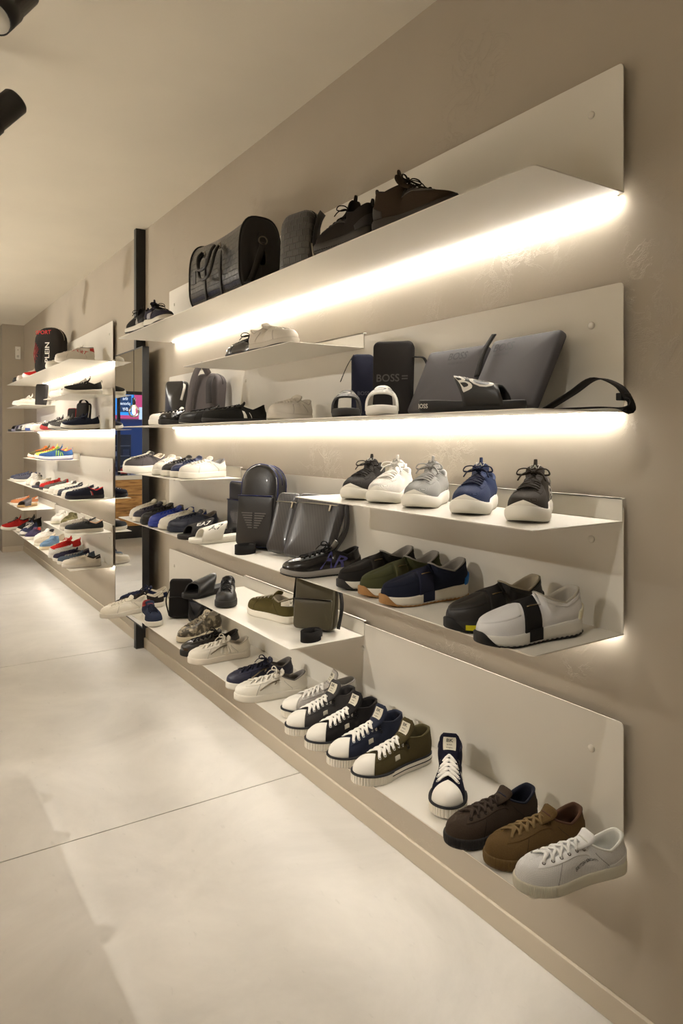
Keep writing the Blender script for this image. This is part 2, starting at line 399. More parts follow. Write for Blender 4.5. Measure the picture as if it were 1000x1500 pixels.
# ================================================================ lamps
def spot_fixture(x, y, aim, power, label, size=70, blend=.5, radius=.03, drop=.16, rgb=WARM, lit=True):
    r = empty('track_spotlight', (x, y, HC)); tag(r, label, 'spotlight', 'black ceiling spotlights')
    MB().cyl((0, 0, -drop), (0, 0, -.03), .006).build('stem', M_BLACK, r, True)
    MB().box(-.018, .018, -.07, .07, -.03, -.022).build('adapter', M_BLACK, r)
    c = Vector((0, 0, -drop - .03)); d = (Vector(aim) - Vector((x, y, HC)) - c).normalized()
    q = d.to_track_quat('Z', 'Y').to_matrix().to_4x4(); Mx = Matrix.Translation(c) @ q
    MB().lathe([(.02, -.10), (.040, -.098), (.046, -.09), (.046, .02), (.050, .022), (.050, .10), (.047, .10), (.045, .05)], 28, Mx).build('housing', M_BLACK, r, True)
    MB().lathe([(.0455, .098), (.040, .07), (.022, .035), (.0, .034)], 28, Mx).build('reflector', mat('reflector', (225, 222, 210), .25), r, True)
    side = (q.to_3x3() @ Vector((0, 1, 0)))
    s = MB(); p0 = c + side * .046; s.tube([p0, p0 + side * .03 - d * .0, p0 + side * .05], [.0025, .0025, .0025], 8); s.tube([p0 + side * .045, p0 + side * .10], [.004, .004], 8)
    s.build('aiming_rod', M_BLACK, r, True)
    if lit:
        l = bpy.data.lights.new('lamp', 'SPOT'); l.energy = power; l.color = rgb; l.spot_size = math.radians(size); l.spot_blend = blend; l.shadow_soft_size = radius
        lo = bpy.data.objects.new('lamp', l); col.objects.link(lo); lo.parent = r
        lo.location = c + d * .105; lo.rotation_euler = (-d).to_track_quat('Z', 'Y').to_euler()
    return r
def track(x, y0, y1, label):
    r = empty('lighting_track', (x, (y0 + y1) / 2, HC)); tag(r, label, 'track'); h = (y1 - y0) / 2
    MB().box(-.018, .018, -h, h, -.022, 0).build('rail', M_BLACK, r)
XN = .20 * W; XFAR = -1.5 * W
track(XN, -1.2 * W, 6.0 * W, 'black ceiling track along the aisle near the shelf wall')
track(XFAR, -1.2 * W, 6.0 * W, 'black ceiling track on the far side of the shop')
spot_fixture(XN, 1.431 * W, (-1.3, 1.0, .2), 60, 'black spotlight with pale reflector turned away from the shelf wall', drop=.186)
spot_fixture(XN + .008, 1.66 * W, (-1.6, 2.6, .4), 60, 'black spotlight on a long stem turned towards the opposite side', drop=.38)
spot_fixture(XN, .45 * W, (.95, 1.5, 0), 30, 'black ceiling spotlight behind the camera aimed at the aisle floor', 80, .5, .012)
spot_fixture(XN, 1.9 * W, (1.2, 3.6, .3), 50, 'black ceiling spotlight aimed at the lower shelves before the mirror', 80, .5, .012)
spot_fixture(XN, 4.13 * W, (1.3, 6.6, .8), 90, 'black ceiling spotlight aimed at the shelf unit behind the mirror', 70)
spot_fixture(XN, 4.7 * W, (1.3, 8.2, 1.0), 80, 'black ceiling spotlight aimed at the far end of the shelves', 70)
spot_fixture(XFAR, 1.3 * W, (1.55, 2.15, .85), 150, 'black spotlight across the shop aimed at the near end of the shelves', 36, .9)
spot_fixture(XFAR, 4.8 * W, (1.55, 3.3, 1.4), 140, 'black spotlight across the shop aimed at the middle of the shelves', 40, .8)
spot_fixture(XFAR, 5.6 * W, (1.55, 7.0, 1.8), 340, 'black spotlight across the shop aimed at the far shelf unit', 62)
spot_fixture(XFAR, .1 * W, (-2.4, -.2, 0), 1300, 'added fill spotlight across the shop lighting the floor behind the camera', 64, .4)  # fill lamp, added so that floor bounce lifts ceiling and walls
spot_fixture(XFAR, 2.6 * W, (-2.6, 4.4, 0), 2450, 'added fill spotlight across the shop lighting the floor beside the display table', 64, .4)  # added fill out of view, brightens the room by bounce off the floor
spot_fixture(XFAR, 3.7 * W, (-1.8, 6.8, 0), 3300, 'added fill spotlight across the shop lighting the floor towards the window', 64, .4)  # extra unseen lamp put in to raise ambient light at the far end
spot_fixture(XFAR, 1.9 * W, (.6, 2.4, 0), 215, 'black spotlight across the shop aimed over the display table at the aisle', 36, .5, .01)
# ================================================================ lettering
_TX = {}
def text_mesh(s, bold=.018):
    """(verts Nx2 centred on the origin, height 1 for a capital, faces)"""
    if s in _TX: return _TX[s]
    c = bpy.data.curves.new('lettering', 'FONT'); c.body = s; c.align_x = 'CENTER'; c.align_y = 'CENTER'; c.size = 1.4; c.resolution_u = 3; c.offset = bold
    o = bpy.data.objects.new('lettering', c); col.objects.link(o)
    me = bpy.data.meshes.new_from_object(o)
    import bmesh
    bm = bmesh.new(); bm.from_mesh(me); bmesh.ops.triangulate(bm, faces=bm.faces)
    bm.verts.index_update()
    v = np.array([(p.co.x, p.co.y) for p in bm.verts]); f = [tuple(q.index for q in p.verts) for p in bm.faces]; bm.free()
    bpy.data.objects.remove(o); bpy.data.curves.remove(c); bpy.data.meshes.remove(me)
    _TX[s] = (v, f); return v, f
def flat_text(s, M, size, material, parent, name='lettering', stretch=1.0):
    """text in the local XY plane of M"""
    v, f = text_mesh(s)
    P = [M @ Vector((a * size * stretch, b * size, 0)) for a, b in v]
    return mesh_obj(name, P, f, material, parent, False)

# ================================================================ shoes
LAT = [(0, 0), (.004, .032), (.02, .062), (.06, .088), (.14, .104), (.28, .108), (.42, .114), (.56, .136), (.68, .157), (.76, .160), (.84, .149), (.91, .120), (.96, .082), (.99, .040), (1, 0)]
MED = [(0, 0), (.004, .032), (.02, .062), (.06, .088), (.14, .102), (.28, .099), (.42, .100), (.56, .124), (.68, .152), (.76, .160), (.84, .154), (.91, .130), (.96, .092), (.99, .046), (1, 0)]
def sstep(a, b, x):
    t = np.clip((x - a) / (b - a), 0, 1); return t * t * (3 - 2 * t)

def weld(v, f, d=2e-4):
    """merge points that coincide within d"""
    key = {}; mp = []; nv = []
    for p in v:
        k = (round(p[0] / d), round(p[1] / d), round(p[2] / d))
        if k not in key: key[k] = len(nv); nv.append(tuple(p))
        mp.append(key[k])
    nf = []
    for q in f:
        r = []
        for i in q:
            j = mp[i]
            if j not in r: r.append(j)
        if len(r) > 2: nf.append(tuple(r))
    return nv, nf
class Shoe:
    D = dict(L=.295, wid=1.0, heel=.032, ball=.028, toe=.027, spring=.006, heel_spring=.002,
             xh=.022, xt=.40, wc=.033, zh=.060, zd=.036, zt=.062, ztoe=.036, xe=.885, fb=.40, bulge=.006, ridge_mid=.5, sole_off=.004, boxy=.78)
    def __init__(s, **k):
        p = dict(Shoe.D); p.update(k); s.__dict__.update(p)
        s.tab = {}
        for sd, T in ((1, LAT), (-1, MED)):
            q = crom(T, 400); q[:, 0] = np.clip(q[:, 0], 0, 1) * s.L; q[:, 1] = np.maximum(q[:, 1], 0) * s.L * s.wid
            d = np.r_[0, np.cumsum(np.hypot(*np.diff(q, axis=0).T))]; d /= d[-1]
            s.tab[sd] = (d, q[:, 0], q[:, 1])
    def out(s, sd, f):
        d, X, Y = s.tab[sd]; return np.interp(f, d, X), sd * np.interp(f, d, Y)
    def nrm(s, sd, f):
        e = .004; x0, y0 = s.out(sd, np.clip(f - e, 0, 1)); x1, y1 = s.out(sd, np.clip(f + e, 0, 1))
        tx, ty = x1 - x0, y1 - y0; l = np.hypot(tx, ty) + 1e-9
        nx, ny = -ty / l * sd, tx / l * sd
        nx = np.where(f < .004, -1, np.where(f > .996, 1, nx)); ny = np.where((f < .004) | (f > .996), 0, ny)
        return nx, ny
    def zb(s, x):
        q = x / s.L
        return s.spring * np.clip((q - .68) / .32, 0, 1) ** 2 + s.heel_spring * np.clip((.16 - q) / .16, 0, 1) ** 2
    def hs(s, x):
        q = x / s.L
        return np.interp(q, [0, .2, .38, .68, .86, 1.0], [s.heel, s.heel, (s.heel + s.ball) / 2, s.ball, (s.ball + s.toe) / 2, s.toe])
    def zs(s, x): return s.zb(x) + s.hs(x)
    def collar(s, c):
        e = (1 - np.cos(PI * c)) / 2
        x = (s.xh + (s.xt - s.xh) * e) * s.L; y = s.wc * np.sin(PI * c) ** .72
        t = np.array([0, .12, .28, .48, .72, .9, 1.0]); h = np.array([s.zh, s.zh * .97 + s.zd * .03, s.zh * .6 + s.zd * .4, s.zd, s.zd * .5 + s.zt * .5, s.zt * .93 + s.zd * .07, s.zt])
        z = s.heel + np.interp(c, t, h)
        return x, y, z
    def ridge(s, r):
        x = (s.xt + (s.xe - s.xt) * r) * s.L
        z0 = s.heel + s.zt; z1 = s.zs(s.xe * s.L) + s.ztoe
        k = s.ridge_mid
        z = z0 + (z1 - z0) * (r * (1 + k) - k * r * r)
        return x, z
    def ridge_n(s, r):
        x0, z0 = s.ridge(max(0, r - .03)); x1, z1 = s.ridge(min(1, r + .03)); l = math.hypot(x1 - x0, z1 - z0)
        return np.array([-(z1 - z0) / l, 0, (x1 - x0) / l])
    def raw(s, sd, f, t):
        f, t = np.broadcast_arrays(np.asarray(f, float), np.asarray(t, float))
        x0, y0 = s.out(sd, f); nx, ny = s.nrm(sd, f); z0 = s.zs(x0) - .003
        c = np.clip(f / s.fb, 0, 1); cx, cy, cz = s.collar(c)
        r = np.clip((f - s.fb) / (1 - s.fb), 0, 1); rx, rz = s.ridge(r)
        m = f >= s.fb
        X1 = np.where(m, rx, cx); Y1 = np.where(m, 0, sd * cy); Z1 = np.where(m, rz, cz)
        P0 = np.stack([x0, y0, z0], -1); P1 = np.stack([X1, Y1, Z1], -1)
        n = np.stack([nx, ny, 0 * nx], -1); up = np.zeros_like(P0); up[..., 2] = 1
        dz = (Z1 - z0)[..., None]; w = sstep(s.fb - .08, s.fb + .16, f)[..., None]
        hz = P0 - P1; hz = hz * np.array([1, 1, 0])
        a0 = P0 + up * .45 * dz + n * s.bulge; a1 = P1 - up * .42 * dz + n * .003
        b0 = P0 + up * s.boxy * dz + n * .002; b1 = P1 + hz * .58
        c0 = a0 * (1 - w) + b0 * w; c1 = a1 * (1 - w) + b1 * w
        t = t[..., None]; u = 1 - t
        return P0 * u ** 3 + 3 * c0 * u * u * t + 3 * c1 * u * t * t + P1 * t ** 3
    def U(s, sd, f, t, off=0.0):
        P = s.raw(sd, f, t)
        if np.ndim(off) == 0 and off == 0: return P
        e = 1e-3; f = np.asarray(f, float); t = np.asarray(t, float)
        du = s.raw(sd, np.clip(f + e, 0, 1), t) - s.raw(sd, np.clip(f - e, 0, 1), t)
        dv = s.raw(sd, f, np.clip(t + e, 0, 1)) - s.raw(sd, f, np.clip(t - e, 0, 1))
        N = -np.cross(du, dv) * sd; N /= (np.linalg.norm(N, axis=-1, keepdims=True) + 1e-12)
        return P + N * np.asarray(off)[..., None] if np.ndim(off) else P + N * off
    # ---- meshes
    def upper(s, nf=56, nt=12):
        f = np.linspace(0, 1, nf); t = np.linspace(0, 1, nt); F, Tt = np.meshgrid(f, t, indexing='ij')
        A = s.U(1, F, Tt); B = s.U(-1, F, Tt)[::-1]
        G = np.concatenate([A, B[1:-1]]) ; m = len(G)       # closed loop around the outline
        faces = []
        for i in range(m):
            j = (i + 1) % m
            for k in range(nt - 1): faces.append((i * nt + k, j * nt + k, j * nt + k + 1, i * nt + k + 1))
        uv = np.concatenate([np.stack([F * .37, Tt * .11], -1), np.stack([F * .37 + .5, Tt * .11], -1)[::-1][1:-1]]).reshape(-1, 2)
        v = G.reshape(-1, 3); d = 2e-5; key = {}; mp = []; keep = []
        for i, p in enumerate(v):
            k = tuple(np.round(p / d).astype(int))
            if k not in key: key[k] = len(keep); keep.append(i)
            mp.append(key[k])
        fs = []
        for q in faces:
            g = list(dict.fromkeys(mp[i] for i in q))
            if len(g) > 2: fs.append(tuple(g))
        return v[keep], fs, uv[keep]
    def lining(s, n=22):
        c = np.linspace(0, 1, n); x, y, z = s.collar(c)
        X = np.r_[x, x[::-1][1:-1]]; Y = np.r_[y, -y[::-1][1:-1]]; Z = np.r_[z, z[::-1][1:-1]]; m = len(X)
        xc = (s.xh + s.xt) / 2 * s.L; rx = (s.xt - s.xh) / 2 * s.L
        rings = []
        zi = s.heel + .010
        for d, kz, dz in ((0, 1, 0), (-.0015, 1, .0025), (.002, 1, .0045), (.006, 1, .003), (.008, 1, -.004), (.007, .6, 0), (.005, .25, 0), (.006, 0, 0)):
            zz = zi + (Z - zi) * kz + dz
            rings.append(np.stack([xc + (X - xc) * (1 - d / rx), Y * (1 - d / s.wc), zz], -1))
        v = np.concatenate(rings); f = []
        for i in range(len(rings) - 1):
            for k in range(m): l = (k + 1) % m; f.append((i * m + k, i * m + l, (i + 1) * m + l, (i + 1) * m + k))
        f.append(tuple((len(rings) - 1) * m + k for k in range(m)))
        return v, f
    def loop(s, off, zfun, nf=60):
        f = np.linspace(0, 1, nf) if np.ndim(nf) == 0 else nf; P = []
        for sd in (1, -1):
            x, y = s.out(sd, f); nx, ny = s.nrm(sd, f); o = off(f) if callable(off) else off
            q = np.stack([x + nx * o, y + ny * o, zfun(x, f)], -1); P.append(q if sd == 1 else q[::-1][1:-1])
        return np.concatenate(P)
    def rings(s, L):
        m = len(L[0]); v = np.concatenate(L); f = [tuple(range(m - 1, -1, -1))]
        for i in range(len(L) - 1):
            for k in range(m): l = (k + 1) % m; f.append((i * m + k, i * m + l, (i + 1) * m + l, (i + 1) * m + k))
        f.append(tuple((len(L) - 1) * m + k for k in range(m)))
        return v, f
    def sole(s, z0=0., z1=1., ribs=0, nf=60, extra=0., round_=.003, rib_from=.72, bulge=0.):
        o = s.sole_off + extra
        if ribs: nf = np.r_[np.linspace(0, rib_from, 30)[:-1] if rib_from > 0 else [], np.linspace(rib_from, 1, 300 if rib_from == 0 else 110)]
        def mod(base, amp=1.0):
            if not ribs: return base
            def g(f): return base + amp * .0013 * np.sign(np.sin(f * ribs * PI)) * (f > rib_from)
            return g
        H = lambda k, d=0.: (lambda x, f: s.zb(x) + s.hs(x) * k + d)
        bot = round_ if z0 == 0 else 0
        L = [s.loop(o - .004, H(z0), nf), s.loop(mod(o - .0005, .3), H(z0, bot), nf), s.loop(mod(o + bulge, 1), H(z0 + (z1 - z0) * .3, bot * .5), nf),
             s.loop(mod(o + bulge, 1), H(z0 + (z1 - z0) * .75), nf), s.loop(mod(o - .0005, .6), H(z1, -.002), nf), s.loop(o - .002, H(z1), nf), s.loop(o - .014, H(z1, .001), nf)]
        return s.rings(L)
    def patch(s, f0, f1, t0, t1, off=.0012, sides=(1, -1), nf=12, nt=10):
        """overlay following the upper; t0, t1 may be functions of 0..1 along f; both sides weld into one sheet where they meet"""
        v = []; fc = []; rim = -.0005
        a = np.linspace(0, 1, nf)
        if f0 > .01: a = np.r_[0, .015, a[1:]]
        if f1 < .99: a = np.r_[a[:-1], .985, 1]
        b = np.r_[0, .02, np.linspace(0, 1, nt)[1:]]
        T0 = np.array([t0(q) if callable(t0) else t0 for q in a], float); T1 = np.array([t1(q) if callable(t1) else t1 for q in a], float)
        top = np.min(T1) > .99
        if not top: b = np.r_[b[:-1], .98, 1]
        F = f0 + (f1 - f0) * a; Tt = T0[:, None] + (T1 - T0)[:, None] * b; m, n = Tt.shape
        FF = np.repeat(F[:, None], n, 1)
        O = np.full(FF.shape, off); O[:, 0] = rim
        if f0 > .01: O[0, :] = rim
        if f1 < .99: O[-1, :] = rim
        if not top: O[:, -1] = rim
        for sd in sides:
            P = s.U(sd, FF, Tt, O); b0 = len(v)
            if top: P[F >= s.fb, -1, 1] = 0
            if f1 > .99: P[-1, :, 1] = 0
            if f0 < .01: P[0, :, 1] = 0
            v += [tuple(p) for p in P.reshape(-1, 3)]
            for i in range(m - 1):
                for k in range(n - 1):
                    q = (b0 + i * n + k, b0 + (i + 1) * n + k, b0 + (i + 1) * n + k + 1, b0 + i * n + k + 1)
                    fc.append(q if sd == -1 else q[::-1])
        return weld(v, fc)
    def tongue(s, r0=.64, length=.035, half=.024, rise=62, th=.004, lift=.0028):
        """from ridge position r0 back to the throat and up beyond it"""
        pts = []
        for r in np.linspace(r0, 0.0, 9):
            x, z = s.ridge(r); n = s.ridge_n(r); q = lift * min(1, (1 - r / r0) * 3); pts.append((x + n[0] * q, z + n[2] * q))
        x, z = pts[-1]; a = math.atan2(z - pts[-2][1], x - pts[-2][0])   # heading back and up
        A1 = PI - math.radians(rise); k = 8
        for i in range(1, k + 1):
            g = a + (A1 - a) * min(1, i / (k * .6)); x += math.cos(g) * length / k; z += math.sin(g) * length / k; pts.append((x, z))
        pts = np.array(pts); m = len(pts); vv = np.linspace(-1, 1, 9); s.tongue_pts = pts
        tx = np.gradient(pts[:, 0]); tz = np.gradient(pts[:, 1]); l = np.hypot(tx, tz); nx, nz = tz / l, -tx / l
        P = np.zeros((m, 9, 3))
        for i in range(m):
            q = i / (m - 1); hw = half * (.55 + .45 * min(1, q * 1.5))
            hw *= (1, .97, .86, .62)[max(0, 4 - (m - i))] if m - i < 4 else 1
            drop = .006 + .003 * math.sin(q * PI)
            for j, w_ in enumerate(vv):
                d = -drop * w_ * w_
                P[i, j] = (pts[i, 0] + nx[i] * d, w_ * hw, pts[i, 1] + nz[i] * d)
        s.tongue_P = P
        A = thick_grid(P, th); B = thick_grid(P[:, ::-1], th)
        return A if A[0][m * 9 + 4][2] < A[0][4][2] else B
    def lace_rows(s, n, r0, r1): return [s.fb + (1 - s.fb) * (r0 + (r1 - r0) * i / (n - 1)) for i in range(n)]
    def laces(s, n=6, r0=.06, r1=.52, te=.74, w=.0035, flat=.38, cross=False, bow=0, lift=.0065, seg=9):
        rows = s.lace_rows(n, r0, r1); mb = MB()
        def crossing(fa, fb_, sa):
            a = s.U(sa, np.array([fa]), np.array([te]), .0012)[0]; b = s.U(-sa, np.array([fb_]), np.array([te]), .0012)[0]
            rr = ((fa + fb_) / 2 - s.fb) / (1 - s.fb); x, z = s.ridge(rr)
            a2 = s.U(sa, np.array([fa]), np.array([(te + 1) / 2]), .005)[0]; b2 = s.U(-sa, np.array([fb_]), np.array([(te + 1) / 2]), .005)[0]
            nn = s.ridge_n(rr); m = np.array([x, 0, z]) + nn * lift
            e1 = a * .5 + a2 * .5 + nn * .002; e2 = b * .5 + b2 * .5 + nn * .002
            P = crom([a, e1, m, e2, b], seg)
            up = nn
            mb.tube(P, w, 6, True, flat, up)
        for i in range(n):
            if cross:
                if i < n - 1:
                    crossing(rows[i], rows[i + 1], 1); crossing(rows[i + 1], rows[i], 1)
                if i == n - 1: crossing(rows[i], rows[i], 1)
            else:
                crossing(rows[i], rows[i], 1)
                if i < n - 1: crossing(rows[i], rows[i + 1], -1 if i % 2 else 1)
        if bow:
            x, z = s.ridge(max(0, r0 - .03)); k = np.array([x, 0, z]) + s.ridge_n(r0) * (lift + .003)
            for sd in (1, -1):
                q = [k, k + [.004, sd * .016, .012], k + [.010, sd * .036, .010], k + [.014, sd * .042, -.002], k + [.012, sd * .028, -.004], k + [.004, sd * .008, .001]]
                mb.tube(crom(np.array(q) , 18), w * .75, 6, True, .6)
                q = [k, k + [.010, sd * .014, .004], k + [.026, sd * .028, -.004], k + [.036, sd * .036, -.018]]
                mb.tube(crom(np.array(q), 10), w * .7, 6, True, .6)
            mb.tube([k + [-.002, -.007, -.001], k + [.001, 0, .003], k + [-.002, .007, -.001]], w * 1.4, 7)
        return mb
    def eyelets(s, n, r0, r1, te, R=.0035, ring=.0011):
        mb = MB()
        for f in s.lace_rows(n, r0, r1):
            for sd in (1, -1):
                c = Vector(s.U(sd, np.array([f]), np.array([te - .02]), .0014)[0]); c2 = Vector(s.U(sd, np.array([f]), np.array([te - .02]), .003)[0])
                d = (c2 - c).normalized(); q = d.to_track_quat('Z', 'Y').to_matrix()
                mb.tube([c + q @ Vector((R * math.cos(a), R * math.sin(a), 0)) for a in np.linspace(0, 2 * PI, 11)[:-1]], ring, 5, closed=True)
        return mb
    def surf_text(s, txt, sd, f, t, size, ang=0., off=.0016, stretch=1.0):
        """lettering laid on the upper, baseline along the sole, read from outside"""
        v, fc = text_mesh(txt)
        e = .01; g = lambda q, w: s.U(sd, np.array([q]), np.array([w]))[0]
        Tu = (g(f + e, t) - g(f - e, t)) / (2 * e); Tv = (g(f, t + e) - g(f, t - e)) / (2 * e)
        lu = np.linalg.norm(Tu); uh = Tu / lu; k = Tv @ uh; lv = np.linalg.norm(Tv - uh * k)
        a = v[:, 0] * size * stretch; b = v[:, 1] * size
        ca, sa = math.cos(ang), math.sin(ang); a, b = a * ca - b * sa, a * sa + b * ca
        # seen from outside the lateral (+y) side has the toe on the left
        dT = b / lv; F = f + (-sd * a - dT * k) / lu; Tt = t + dT
        P = s.U(sd, np.clip(F, 0, 1), np.clip(Tt, 0, 1), off)
        return P, fc

def put(root, name, vf, material, smooth=True, uvs=None):
    return mesh_obj(name, vf[0], vf[1], material, root, smooth, uvs)
def two(root, name, s, a, material):
    for sd in (1, -1): put(root, name, s.patch(*a, sides=(sd,)), material)
def root_at(name, toe, heading, L, label, cat, group=None, z=None):
    """shoe empty at the heel; toe tip above the given point, pointing along heading (radians)"""
    d = Vector((math.cos(heading), math.sin(heading), 0)); p = Vector(toe) - d * L
    r = empty(name, p, (0, 0, heading)); tag(r, label, cat, group); return r

def col_mat(c, kind='fabric'):
    """material for an RGB colour and a kind of stuff, shared"""
    k = f'{kind} {c[0]}-{c[1]}-{c[2]}'
    if kind == 'fabric': return mat(k, c, .85, 0, 'weave', 260, .25, .2)
    if kind == 'knit': return mat(k, c, .9, 0, 'knit', 320, .5, .2, var=.18)
    if kind == 'suede': return mat(k, c, .95, 0, 'noise', 420, .35, .1, var=.22)
    if kind == 'leather': return mat(k, c, .42, 0, 'leather', 260, .12, .45)
    if kind == 'patent': return mat(k, c, .22, 0, 'leather', 160, .08, .6, .3)
    if kind == 'rubber': return mat(k, c, .6, 0, 'noise', 500, .06, .35)
    if kind == 'perf': return mat(k, c, .55, 0, 'perf', 330, .5, .4)
    if kind == 'lace': return mat(k, c, .9, 0, 'weave', 500, .2, .15)
    if kind == 'metal': return mat(k, c, .3, 1)
    if kind == 'camo': return mat(k, c, .4, .2, 'camo', 45, .1)
    if kind == 'marl': return mat(k, c, .9, 0, 'marl', 300, .3, .1)
    if kind == 'print': return mat(k, c, .6)
    return mat(k, c, .5)
C_ = col_mat
WHITE = (232, 230, 224); OFF = (222, 216, 200); BLK = (22, 21, 22); NAVY = (26, 32, 56); GREY = (150, 148, 142); DGREY = (62, 60, 60)

def low_sneaker(toe, hd, label, up=WHITE, ukind='leather', sole=WHITE, lace=None, lin=None, L=.295, cup=.030, heel_tab=None, stripe=None, ribs=0, eyelet=None,
                 bow=0, cross=False, text=None, hi=0, toe_cap=None, outsole=None, res=1, overlay=None, group=None, name='low_top_sneaker', wid=1.0, n_lace=6, tongue_col=None, zip_=False, sides=None, side_lines=None, perf=False):
    lace = lace or up; lin = lin or up
    s = Shoe(L=L, heel=cup, ball=cup * .92, toe=cup * .9, wid=wid)
    if hi: s = Shoe(L=L, heel=cup, ball=cup * .92, toe=cup * .9, wid=wid, zh=.060 + .035 * hi, zd=.036 + .05 * hi, zt=.062 + .03 * hi, xt=.40 - .02 * hi)
    nf = int(56 * res); r = root_at(name, toe, hd, L, label, 'shoe', group)
    kind = 'perf' if perf else ukind
    v, f, uv = s.upper(max(28, nf), 12); put(r, 'upper', (v, f), C_(up, kind), uvs=uv)
    put(r, 'lining', s.lining(), C_(lin, 'fabric'))
    so = put(r, 'sole', s.sole(ribs=ribs, nf=220 if ribs else max(30, nf)), C_(sole, 'rubber'))
    if outsole: put(r, 'outsole', s.sole(0, .22, nf=max(30, nf), extra=.0008), C_(outsole, 'rubber'))
    put(r, 'tongue', s.tongue(.72, .024 + .01 * hi, .025, 50), C_(tongue_col or up, ukind))
    s.laces(n_lace, .04, .70, .68, w=.0042, cross=cross, bow=bow, seg=9 if res >= 1 else 5).build('laces', C_(lace, 'lace'), r, True)
    if res >= .8: two(r, 'eyestay', s, (s.fb - .03, s.fb + .46, .50, .80, .0014), C_(overlay or up, ukind))
    if eyelet: s.eyelets(n_lace, .04, .70, .68).build('eyelets', C_(eyelet, 'metal' if eyelet != WHITE else 'rubber'), r, True)['kind'] = 'stuff'
    if heel_tab: put(r, 'heel_tab', s.patch(0, .15, lambda a: .55 + .2 * a, lambda a: .97, .0016), C_(heel_tab, ukind))
    else:
        if res >= 1: put(r, 'heel_counter', s.patch(0, .26, lambda a: .0, lambda a: .55 - .4 * a, .0011), C_(overlay or up, ukind))
    if res >= 1:
        for sd in (1, -1):
            for fa, fb2, tb in ((.70, .66, .50), (.23, .30, .82)):
                MB().tube(s.U(sd, np.linspace(fa, fb2, 10), np.linspace(.02, tb, 10), .0004), .0008, 5).build('seam', C_(tuple(int(q * .72) for q in up), 'fabric'), r, True)
    if toe_cap: put(r, 'toe_cap', s.patch(.83, 1, 0, 1, .0014, nf=10), C_(toe_cap, 'rubber'))
    if stripe:
        for i, (f0, f1, c) in enumerate(stripe): 
            for sd in (1, -1): put(r, 'side_stripe', s.patch(f0, f1, .05, .66, .0016, sides=(sd,), nf=5), C_(c, 'leather'))
    if zip_:
        for sd in (1,):
            P = s.U(sd, s.fb + np.linspace(-.02, .26, 14), np.linspace(.62, .20, 14), .002)
            P2 = s.U(-sd, s.fb + np.linspace(-.02, .26, 14), np.linspace(.62, .20, 14), .002)
            for q in (P, P2): MB().tube(q, .0036, 6, True, .5).build('zipper', C_((150, 140, 122), 'metal'), r, True)
            MB().tube([P[3], P[3] + [0, .004, -.004], P[3] + [.012, .005, -.014]], .003, 6).build('zip_pull', C_((170, 162, 145), 'metal'), r, True)
    if side_lines:
        for k in range(side_lines):
            fq = .30 + .055 * k
            for sd in (1, -1): put(r, 'side_rib', s.patch(fq, fq + .035, .10, .56, .0018, sides=(sd,), nf=4, nt=6), C_(up, ukind))
    if text:
        for (tx, sd, f_, t_, size, c, ang) in text: 
            P, fc = s.surf_text(tx, sd, f_, t_, size, ang); mesh_obj('lettering', P, fc, C_(c, 'print'), r, False)
    return r, s

